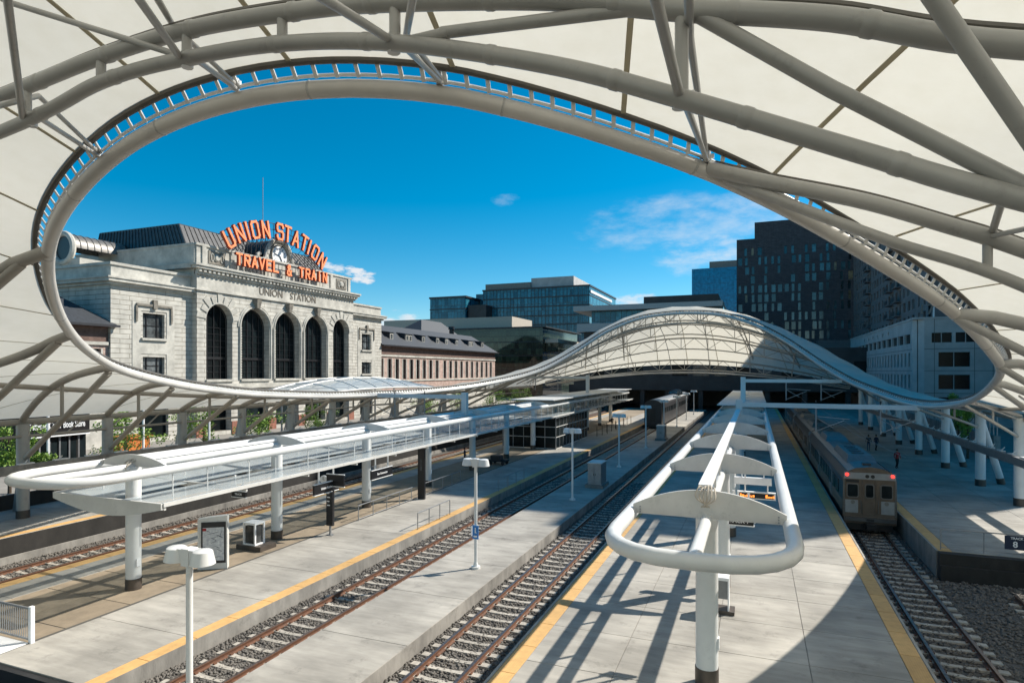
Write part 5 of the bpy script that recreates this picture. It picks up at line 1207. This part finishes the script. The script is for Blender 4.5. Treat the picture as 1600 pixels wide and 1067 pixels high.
# low wall along the plaza behind the columns
obj('plaza_parapet', MB().box(-47.9, -47.6, 6, 130, 0, 1.0).mesh('plaza_parapet', M['darkwall']), label='low dark parapet wall behind the left column row', cat='wall')

# ---------------------------------------------------------------- people
def person(x, y, z, rz, top, legs, label, stride=.12, seat=False, hair='hair'):
    T = thing('person', (x, y, z), label, 'person', None, rz)
    me = bpy.data.meshes.new('body'); H = 1.95
    V = {'pel':(0,0,.98),'wst':(0,0,1.12),'ch':(0,-.01,1.42),'nk':(0,0,1.62),'hd':(0,-.02,1.76),'ht':(0,-.01,1.90),
         'hl':(-.10,0,.95),'kl':(-.11,-stride,.52),'al':(-.12,stride*.3,.09),'fl':(-.12,stride*.3-.2,.05),'hr':(.10,0,.95),'kr':(.11,stride*.4,.52),'ar':(.12,stride*1.6,.12),'fr':(.12,stride*1.6-.18,.06),
         'sl':(-.21,0,1.55),'el':(-.27,.05,1.24),'wl':(-.27,-.08,1.0),'gl':(-.27,-.11,.90),'sr':(.21,0,1.55),'er':(.27,-.02,1.24),'wr':(.26,-.16,1.02),'gr':(.26,-.2,.93)}
    R_ = {'pel':.16,'wst':.14,'ch':.17,'nk':.065,'hd':.105,'ht':.08,'hl':.105,'kl':.07,'al':.05,'fl':.045,'hr':.105,'kr':.07,'ar':.05,'fr':.045,'sl':.085,'el':.055,'wl':.04,'gl':.045,'sr':.085,'er':.055,'wr':.04,'gr':.045}
    E_ = ['pel wst','wst ch','ch nk','nk hd','hd ht','pel hl','hl kl','kl al','al fl','pel hr','hr kr','kr ar','ar fr','ch sl','sl el','el wl','wl gl','ch sr','sr er','er wr','wr gr']
    ks = list(V); me.from_pydata([V[k_] for k_ in ks], [tuple(ks.index(q) for q in e.split()) for e in E_], [])
    o = bpy.data.objects.new('body', me); COL.objects.link(o); md = o.modifiers.new('s', 'SKIN'); sv = me.skin_vertices[0].data
    for i, k_ in enumerate(ks): sv[i].radius = (R_[k_], R_[k_]*.8); sv[i].use_root = (k_ == 'pel')
    o.modifiers.new('ss', 'SUBSURF').levels = 1
    dg = bpy.context.evaluated_depsgraph_get(); dg.update(); m2 = bpy.data.meshes.new_from_object(o.evaluated_get(dg)); bpy.data.objects.remove(o)
    m2.materials.clear()
    for q in (M['skin'], M[top], M[legs], M['cblack']): m2.materials.append(q)
    for p in m2.polygons:
        c = p.center; p.use_smooth = True
        p.material_index = 3 if c.z < .11 else (2 if c.z < 1.0 and abs(c.x) < .22 else (1 if c.z < 1.62 and c.z > (.98 if abs(c.x) < .22 else 1.03) else 0))
    obj('body', m2, T)
    hm = MB(); n_ = 10
    for i in range(5):
        for j in range(n_):
            a = math.pi*.62*i/4; b_ = 2*math.pi*j/n_; hm.v.append((.108*math.sin(a)*math.cos(b_), .01+.118*math.sin(a)*math.sin(b_)+.012, 1.80+.14*math.cos(a)))
    for i in range(4):
        for j in range(n_): hm.f.append((i*n_+j, i*n_+(j+1) % n_, (i+1)*n_+(j+1) % n_, (i+1)*n_+j)); hm.m.append(0)
    part(T, 'hair', hm, M[hair], True); return T
person(12.9, 69.7, 0, .4, 'red', 'cblack', 'person in a red top walking on the right platform beside the train')
person(-29.5, 60.5, -.75, 2.0, 'navy', 'cblack', 'person in dark clothes walking past the fifth left column', .18)
person(20.6, 56.0, 0, 1.0, 'cblack', 'cblack', 'person in black standing by the slanted leg at the right edge', .03)
person(12.6, 84, 0, 0, 'cblack', 'jean', 'left of two dark figures far down the right platform', .08); person(13.5, 84.6, 0, .6, 'navy', 'cblack', 'right of two dark figures far down the right platform', .1)
person(-46.5, 48.2, .004, 1.2, 'navy', 'jean', 'person in navy on the far left platform behind the glass roof', .05)
person(-46.6, 55.5, .004, .2, 'cblack', 'jean', 'second dark figure on the far left platform behind the glass roof', .1)
person(-24.5, 112, -.75, .2, 'cblack', 'cblack', 'distant dark figure standing in the sunlit patch beyond the shelter', .1)
for k_, (px_, py_) in enumerate(((-30.2,100),(-29.0,104.5),(-26.0,99.0))): person(px_, py_, -.75, k_*1.3, ('red','cblack','navy')[k_], ('jean','cblack','cblack')[k_], ('distant person in red beyond the glass shelter on the left platform','distant person in black among the left platform columns beyond the shelter','distant person in navy near the slim posts beyond the shelter')[k_], .1)
# suitcase near the right person, and a luggage cart
T = thing('suitcase', (20.0, 55.4, 0), 'black suitcase standing beside the person in black', 'suitcase'); part(T, 'shell', MB().box(-.25,.25,-.15,.15,.06,.7), M['cblack']); part(T, 'handle', MB().box(-.12,-.09,-.02,.02,.7,1.0).box(.09,.12,-.02,.02,.7,1.0).box(-.12,.12,-.02,.02,1.0,1.03), M['grey'])
T = thing('platform_cart', (-26.5, 62.5, -.75), 'low dark platform cart standing in shade behind a lamp head', 'cart'); part(T, 'deck', MB().box(-.8,1.2,-.6,.6,.35,.5), M['cblack']); part(T, 'load', MB().box(-.6,.5,-.5,.5,.5,1.0), M['dkmetal'])
for a in (-.5,.9):
    for b_ in (-.6,.6): part(T, 'wheel', MB().tube([(a,b_-.05,.2),(a,b_+.05,.2)], .2, 12), M['black'], True)
T = thing('bench', (-1.5, 25.7, 0), 'white framed seat with dark base beside the second centre column', 'bench'); part(T, 'frame', MB().box(-.05,.0,-.3,.3,0,1.4).box(-.05,.55,-.3,.3,1.302,1.42).box(.5,.55,-.3,.3,0,1.3), M['signwhite']); part(T, 'base', MB().box(-.3,.75,-.35,.35,0,.14), M['colbase']); part(T, 'panel', MB().box(.0,.5,-.02,.02,.5,1.3), M['grey'])
# 8 sign at the right edge
T = thing('track_number_sign', (12.4, 38.6, .75), 'dark blue sign with a white 8 on the railing at the right edge', 'sign'); part(T, 'panel', MB().box(-.5,.5,-.03,.03,-.35,.35), M['navy'])
place_text(text_mesh('8', .42, .004, M['signwhite'], off=.01), 'numeral', T, (12.33, 38.56, .66), '-y'); place_text(text_mesh('TRACK', .16, .004, M['signwhite'], off=.004), 'lettering', T, (12.4, 38.56, .98), '-y')

# ---------------------------------------------------------------- far buildings
def facade(T, face, fixed, a0, a1, z0, z1, rects, wallm, panem, dep=.35, fr=None, name='window'):
    """face '-y': wall at y=fixed spanning x; '-x': wall at x=fixed spanning y (seen from -x side); '+x' likewise"""
    bm = MB()
    def pt(a, d, z):
        if face == '-y': return (a, fixed+d, z)
        if face == '-x': return (fixed+d, a, z)
        return (fixed-d, a, z)
    us_ = sorted(set([a0,a1]+[q for r_ in rects for q in r_[:2]])); zs = sorted(set([z0,z1]+[q for r_ in rects for q in r_[2:4]]))
    import bisect
    hole = set()
    for r_ in rects:
        for i in range(bisect.bisect_left(us_, r_[0]), bisect.bisect_left(us_, r_[1])):
            for j in range(bisect.bisect_left(zs, r_[2]), bisect.bisect_left(zs, r_[3])): hole.add((i, j))
    for j in range(len(zs)-1):
        i = 0
        while i < len(us_)-1:
            if (i, j) in hole: i += 1; continue
            k_ = i
            while k_ < len(us_)-1 and (k_, j) not in hole: k_ += 1
            bm.q([pt(us_[i],0,zs[j]), pt(us_[k_],0,zs[j]), pt(us_[k_],0,zs[j+1]), pt(us_[i],0,zs[j+1])]); i = k_
    for a, b_, c_, d_ in [r_[:4] for r_ in rects]:
        bm.q([pt(a,0,c_),pt(a,dep,c_),pt(a,dep,d_),pt(a,0,d_)]).q([pt(b_,0,c_),pt(b_,dep,c_),pt(b_,dep,d_),pt(b_,0,d_)]).q([pt(a,0,c_),pt(b_,0,c_),pt(b_,dep,c_),pt(a,dep,c_)]).q([pt(a,0,d_),pt(b_,0,d_),pt(b_,dep,d_),pt(a,dep,d_)])
    part(T, 'wall', bm, wallm, world=True)
    for k_, r_ in enumerate(rects):
        a, b_, c_, d_ = r_[:4]; e = dep-.02
        w_ = part(T, name, MB().q([pt(a,e,c_), pt(b_,e,c_), pt(b_,e,d_), pt(a,e,d_)]), r_[4] if len(r_) > 4 else panem, world=True)
        if fr:
            m_ = (a+b_)/2; t_ = .06
            part(w_, 'frame', MB().hexa([pt(m_-t_,e-.08,c_),pt(m_+t_,e-.08,c_),pt(m_+t_,e-.01,c_),pt(m_-t_,e-.01,c_),pt(m_-t_,e-.08,d_),pt(m_+t_,e-.08,d_),pt(m_+t_,e-.01,d_),pt(m_-t_,e-.01,d_)]), fr, world=True)
# black podium building spanning the tracks
T = thing('black_podium_building', (-12, 176, 0), 'long black building spanning the tracks beyond the far canopy end', 'building')
YP = 176.0
random.seed(4); rc = []
for i in range(13):
    a = -44+i*5.6
    if i in (3,): continue
    rc.append((a, a+random.choice((3.2,4.2)), 8.2, 12.0, M['winwhite'] if i in (5,6,8) else M['glassdk']))
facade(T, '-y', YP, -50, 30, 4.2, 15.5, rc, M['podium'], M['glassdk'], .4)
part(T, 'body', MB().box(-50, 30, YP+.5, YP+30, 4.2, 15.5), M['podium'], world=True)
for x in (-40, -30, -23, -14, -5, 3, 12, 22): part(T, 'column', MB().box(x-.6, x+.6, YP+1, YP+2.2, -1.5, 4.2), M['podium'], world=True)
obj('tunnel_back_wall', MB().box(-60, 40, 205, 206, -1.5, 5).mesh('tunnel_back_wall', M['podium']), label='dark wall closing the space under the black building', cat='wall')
# office block with grey slab roof behind the hump
T = thing('grey_slab_building', (-30, 215, 0), 'dark grey office block with a flat roof slab showing over the hump', 'building'); Y0 = 215
xa, xb = X_at(912, Y0), X_at(1130, Y0)
part(T, 'body', MB().box(xa, xb, Y0, Y0+25, 0, Zp(1000,505,Y0)), M['podium'], world=True)
part(T, 'glass_floor', MB().box(xa+3, xb, Y0-.3, Y0+25, Zp(1000,505,Y0), Zp(1000,484,Y0)), M['teal'], world=True)
part(T, 'roof_slab', MB().box(xa-3, xb, Y0-3, Y0+25, Zp(1000,484,Y0), Zp(1000,476,Y0)), M['grey'], world=True)
part(T, 'penthouse', MB().box(X_at(1005,Y0), X_at(1122,Y0), Y0+1, Y0+18, Zp(1000,476,Y0), Zp(1060,461,Y0)), M['podium'], world=True)
part(T, 'lower_slab', MB().box(xa-2, xa+30, Y0-2, Y0, Zp(1000,517,Y0), Zp(1000,504,Y0)), M['beige'] if False else M['grey'], world=True)
# teal glass office
T = thing('teal_glass_office', (-100, 330, 0), 'wide teal glass office block with a white penthouse', 'office building'); Y0 = 300
xa, xb = X_at(755, Y0), X_at(921, Y0); zt_ = Zp(921, 447, Y0)
nf = 11; fh = zt_/nf
for i in range(nf):
    f_ = part(T, 'glass_storey', MB().box(xa, xb, Y0, Y0+62, fh*i+.55, fh*(i+1)), M['teal'], world=True)
    part(T, 'spandrel', MB().box(xa-.2, xb+.2, Y0-.25, Y0+62.2, fh*i, fh*i+.55), M['dkmetal'], world=True)
    if i in (8, 10): part(T, 'white_band', MB().box(xb+.2, xb+.5, Y0+1, Y0+50, fh*i+(1.6 if i == 10 else -.5), fh*i+(3.0 if i == 10 else .8)), M['signwhite'], world=True)
part(T, 'mullions', (lambda b_: ([b_.box(xa+k_*1.95-.06, xa+k_*1.95+.06, Y0-.12, Y0, 0, zt_) for k_ in range(int((xb-xa)/1.95)+1)], b_)[1])(MB()), M['dkmetal'], world=True)
part(T, 'roof_edge', MB().box(xa-.4, xb+.4, Y0-.4, Y0+62.4, zt_, zt_+.8), M['dkmetal'], world=True)
part(T, 'penthouse', MB().box(X_at(826,Y0), X_at(893,Y0), Y0+4, Y0+40, zt_+.8, Zp(880,430,Y0)), M['whitebldg'], world=True)
part(T, 'penthouse_louvre', MB().box(xa, X_at(826,Y0), Y0+3, Y0+30, zt_+.8, Zp(800,441,Y0)), M['zinclight'], world=True)
part(T, 'step_block', MB().box(X_at(734,Y0), xa, Y0+8, Y0+50, 0, Zp(740,457,Y0)), M['teal'], world=True)
T = thing('teal_annex_block', (-140, 290, 0), 'lower teal glass block left of the wide office', 'office building'); xa, xb = X_at(672, 290), X_at(727, 290); zz = Zp(700, 466, 290)
for i in range(8): part(T, 'glass_storey', MB().box(xa, xb, 290, 330, zz/8*i+.5, zz/8*(i+1)), M['teal'], world=True); part(T, 'spandrel', MB().box(xa-.2, xb+.2, 289.8, 330.2, zz/8*i, zz/8*i+.5), M['dkmetal'], world=True)
part(T, 'roof_edge', MB().box(xa-.4, xb+.6, 289.5, 330.4, zz, zz+.9), M['dkmetal'], world=True)
part(T, 'dark_link', MB().box(xb+.7, X_at(757,290), 292, 330, 0, zz-4), M['podium'], world=True)
# green black glass block
T = thing('green_glass_block', (-75, 205, 0), 'low dark green glass block with an overhanging roof behind the brick wing', 'office building'); Y0 = 205; xa, xb = X_at(690, Y0), X_at(848, Y0); zz = Zp(800, 513, Y0)
for i in range(5): part(T, 'glass_storey', MB().box(xa, xb, Y0, Y0+45, zz/5*i+.25, zz/5*(i+1)), M['greenglass'], world=True); part(T, 'spandrel', MB().box(xa-.1, xb+.1, Y0-.12, Y0+45.1, zz/5*i, zz/5*i+.25), M['black'], world=True)
part(T, 'roof_slab', MB().box(xa-1, xb+1.5, Y0-1, Y0+46, zz, zz+.45), M['dkmetal'], world=True)
part(T, 'penthouse', MB().box(X_at(600,Y0+8), X_at(800,Y0+8), Y0+8, Y0+30, zz+.45, Zp(750,496,Y0+8)), M['beige'], world=True)
part(T, 'terrace_beam', MB().box(xb+.1, xb+5, Y0+2, Y0+44, zz-5.3, zz-4.0), M['beige'], world=True); part(T, 'terrace_glass', MB().box(xb+.1, xb+4.6, Y0+3, Y0+43, zz-8.5, zz-5.3), M['greenglass'], world=True)
# blue tower
T = thing('blue_glass_tower', (-30, 330, 0), 'bright blue glass tower left of the dark hotel', 'tower'); Y0 = 330
part(T, 'glass_shaft', MB().box(X_at(1081,Y0), X_at(1160,Y0), Y0, Y0+30, 0, Zp(1110,419,Y0)), M['teal2'], world=True); part(T, 'plant_room', MB().box(X_at(1108,Y0), X_at(1160,Y0), Y0+2, Y0+20, Zp(1110,419,Y0), Zp(1110,408,Y0)), M['zinclight'], world=True)
# dark hotel
T = thing('dark_brick_hotel', (10, 230, 0), 'tall dark brick hotel with scattered narrow lit windows', 'hotel'); Y0 = 230; xa, xb = X_at(1151, Y0), X_at(1345, Y0)
z1, z2 = Zp(1165, 374, Y0), Zp(1200, 346, Y0); rc = []; random.seed(11); nfl = 13; cw = (xb-xa)/18
for i in range(nfl):
    for j in range(18):
        if random.random() < .70:
            a = xa+cw*j+random.uniform(.35,.7)
            wd_ = random.choice((.85,.85,1.3)); rc.append((round(a,3), round(a+wd_,3), 14+i*3.25, 14+i*3.25+2.7, M['hotelw'] if False else (M['winwhite'] if random.random() < .0 else None)))
hw_ = mat('hotel_window', (.055,.13,.15), .1, var=.5, vscale=.25, rnd=.75, spec=.8)
hw2 = mat('hotel_window_lit', (.30,.24,.14), .2, var=.4, vscale=.5, rnd=.4)
rc = [(a, b_, c_, d_, hw2 if random.random() < .06 else hw_) for a, b_, c_, d_, _ in rc if not any(abs(a-q[0]) < .02 and q is not None and False for q in ())]
facade(T, '-y', Y0, xa, xb, 0, z1, [r_ for r_ in rc if r_[3] < z1-1], M['darkbldg'], hw_, .3)
part(T, 'body', MB().box(xa+.01, xb, Y0+.35, Y0+30, 0, z1), M['darkbldg'], world=True); part(T, 'upper_block', MB().box(X_at(1179,Y0), xb, Y0+.1, Y0+28, z1, z2), M['darkbldg'], world=True)
part(T, 'base_band', MB().box(X_at(1275,Y0), xb, Y0-2.0, Y0-.05, 0, Zp(1300,532,Y0)), M['greybldg'], world=True)
# apartment tower on the right
T = thing('grey_apartment_tower', (36, 180, 0), 'grey apartment tower with balconies right of the dark hotel', 'apartment building'); XA = 30.0; rc = []; random.seed(12)
for i in range(13):
    z = 19+i*3.2; y = 137
    while y < 226: rc.append((y, y+random.choice((1.4,2.2)), z, z+2.0, M['glassdk'] if random.random() < .6 else hw_)); y += random.choice((3.6,4.4))
rr = []
for r_ in rc: rr.append((round(r_[0],1), round(r_[1],1), r_[2], r_[3], r_[4]))
facade(T, '-x', XA, 135, 229, 0, 50.5, [q for q in rr if q[3] < 50], M['greybldg'], M['glassdk'], .35)
part(T, 'body', MB().box(XA+.4, 62, 135.02, 229, 0, 50.5), M['greybldg'], world=True)
for i in range(10):
    for y in (158, 166, 196): 
        b1 = part(T, 'balcony', MB().box(XA-1.3, XA-.01, y, y+4.2, 18.4+i*3.2, 18.6+i*3.2), M['greybldg'], world=True); part(b1, 'balcony_rail', MB().box(XA-1.32, XA-1.28, y, y+4.2, 18.7+i*3.2, 19.6+i*3.2), M['dkmetal'], world=True)
# unseen tower, added and stepped to cast the broad shade over platforms and canopies
T = thing('shade_high_rise', (60, 120, 0), 'unseen grey high rise stepped to cast shade, behind the pale building at the right', 'tower')
for y0, y1, h in ((85,95,60),(95,105,68),(105,114,76),(114,125,84),(125,135,95),(135,140.5,106)):
    part(T, 'tower_step', MB().box(43, min(80, y0-35.5), y0+.01, y1, 0, h), M['greybldg'], world=True)
    for i in range(int(h/3.4)-5): part(T, 'window_band', MB().box(42.95, 43.0, y0+1, y1-1, 18+i*3.4, 20+i*3.4), M['glassdk'], world=True)
# pale precast building
T = thing('pale_precast_building', (30, 130, 0), 'pale precast building with dark window bands behind the right rim', 'building'); XC, Y0 = 26.0, 126.5; rc = []
yb = [Y0+3]
rows = ((16.3,14.5),(12.8,10.3),(8.9,6.4),(5.0,2.6))
y = Y0+3
while y < 202:
    rc.append((round(y,2), round(y+4.8,2), 14.5, 16.2)); y += 5.6
y = Y0+3
rc2 = []
while y < 202:
    for a, b_ in rows[1:]: rc2.append((round(y,2), round(y+1.5,2), b_, a))
    y += 3.1
rc3 = []; y = Y0+22
for i in range(6): rc3.append((round(y,2), round(y+1.3,2), 17.0, 17.7)); y += 6
facade(T, '-x', XC, Y0+1.5, 204, 0, 18.6, rc3+rc+rc2, M['whitebldg'], M['glassdk'], .4)
rc = []
x = 28.6
while x < 52: rc.append((x, x+3.0, 14.5, 16.2)); x += 3.5
x = 29.6
while x < 52:
    for a, b_ in rows[1:]: rc.append((x, x+4.6, b_, a))
    x += 8.4
facade(T, '-y', Y0, 27.5, 42.9+12, 0, 18.6, [r_ for r_ in rc if r_[1] < 42], M['whitebldg'], M['glassdk'], .4, fr=M['whitebldg'])
part(T, 'corner_bevel', MB().q([(XC,Y0+1.5,0),(27.5,Y0,0),(27.5,Y0,18.6),(XC,Y0+1.5,18.6)]), M['whitebldg'], world=True)
part(T, 'corner_joint', MB().box(26.6,26.7,Y0+.75,Y0+.85,0,18.6), M['joint'], world=True)
part(T, 'body', MB().box(XC+.5, 42.9, Y0+1.6, 204, 0, 18.5), M['whitebldg'], world=True)
part(T, 'coping', MB().box(XC-.15, 42.9, Y0-.15, 204, 18.6, 18.95), M['whitebldg'], world=True)
jb = MB()
for z in (13.4, 9.6, 5.7): jb.box(XC-.012, XC-.004, Y0+1.5, 204, z-.04, z+.04).box(27.5, 42.9, Y0-.012, Y0-.004, z-.04, z+.04)
for x in (29.0, 34.8, 37.4, 42.0): jb.box(x-.035, x+.035, Y0-.014, Y0-.006, 0, 18.6)
part(T, 'panel_joints', jb, M['joint'], world=True)
place_text(text_mesh('17', 2.6, .15, M['zinclight'], off=.03), 'roof_numerals', T, (X_at(1447, Y0+2), Y0+2, 20.4), '-y')
part(T, 'white_pole', MB().tube([(X_at(1459,Y0+2),Y0+2,18.9),(X_at(1459,Y0+2),Y0+2,24)], .16, 8), M['signwhite'], True, True)
# fence with shrubs at the foot of the pale building, above the right rim
T = thing('picket_fence', (24, 110, 0), 'tall slim metal picket fence in front of the pale building', 'fence'); pk = MB().box(-.05,.05,-.05,.05,0,2.6).mesh('picket', M['grey'])
for i in range(60): obj('picket', pk, T, (0, -30+i*1.1, 2.6))
part(T, 'fence_wall', MB().box(-.3,.3,-30,36,0,2.6), M['concwall'])
for i, (u, v) in enumerate(((1497,625),(1512,627))):
    tree(21.5, 21.5/( ((u-800)/960*cs-sn)/((u-800)/960*sn+cs) ), 7.0-.6*i, 1.4, 60+i, ('dark shrub tree before the pale building, left of the pair','dark shrub tree before the pale building, right of the pair')[i], 'shrubs before the pale building')
# distant skyline ground strip: low blocks that close the horizon on the left and right
bm = MB()
for i, (x, y, wx, wy, h) in enumerate(((-150,120,30,60,12),(-170,250,50,60,16),(-120,420,80,60,20),(150,330,90,60,24),(60,420,120,40,30))):
    T = thing('distant_block', (x, y, 0), ('low distant block far left beyond the station','pale distant block behind the brick wing','distant block closing the street behind the office','distant block far right of the hotel','distant block behind the hotel')[i], 'building')
    part(T, 'body', MB().box(-wx/2, wx/2, 0, wy, 0, h), M['greybldg']); part(T, 'roof', MB().box(-wx/2-.3, wx/2+.3, -.3, wy+.3, h, h+.5), M['dkmetal'])
    for k_ in range(max(1, int(h/4))): part(T, 'window_band', MB().box(-wx/2+1, wx/2-1, -.06, -.01, 2+k_*4, 4+k_*4), M['glassdk'])
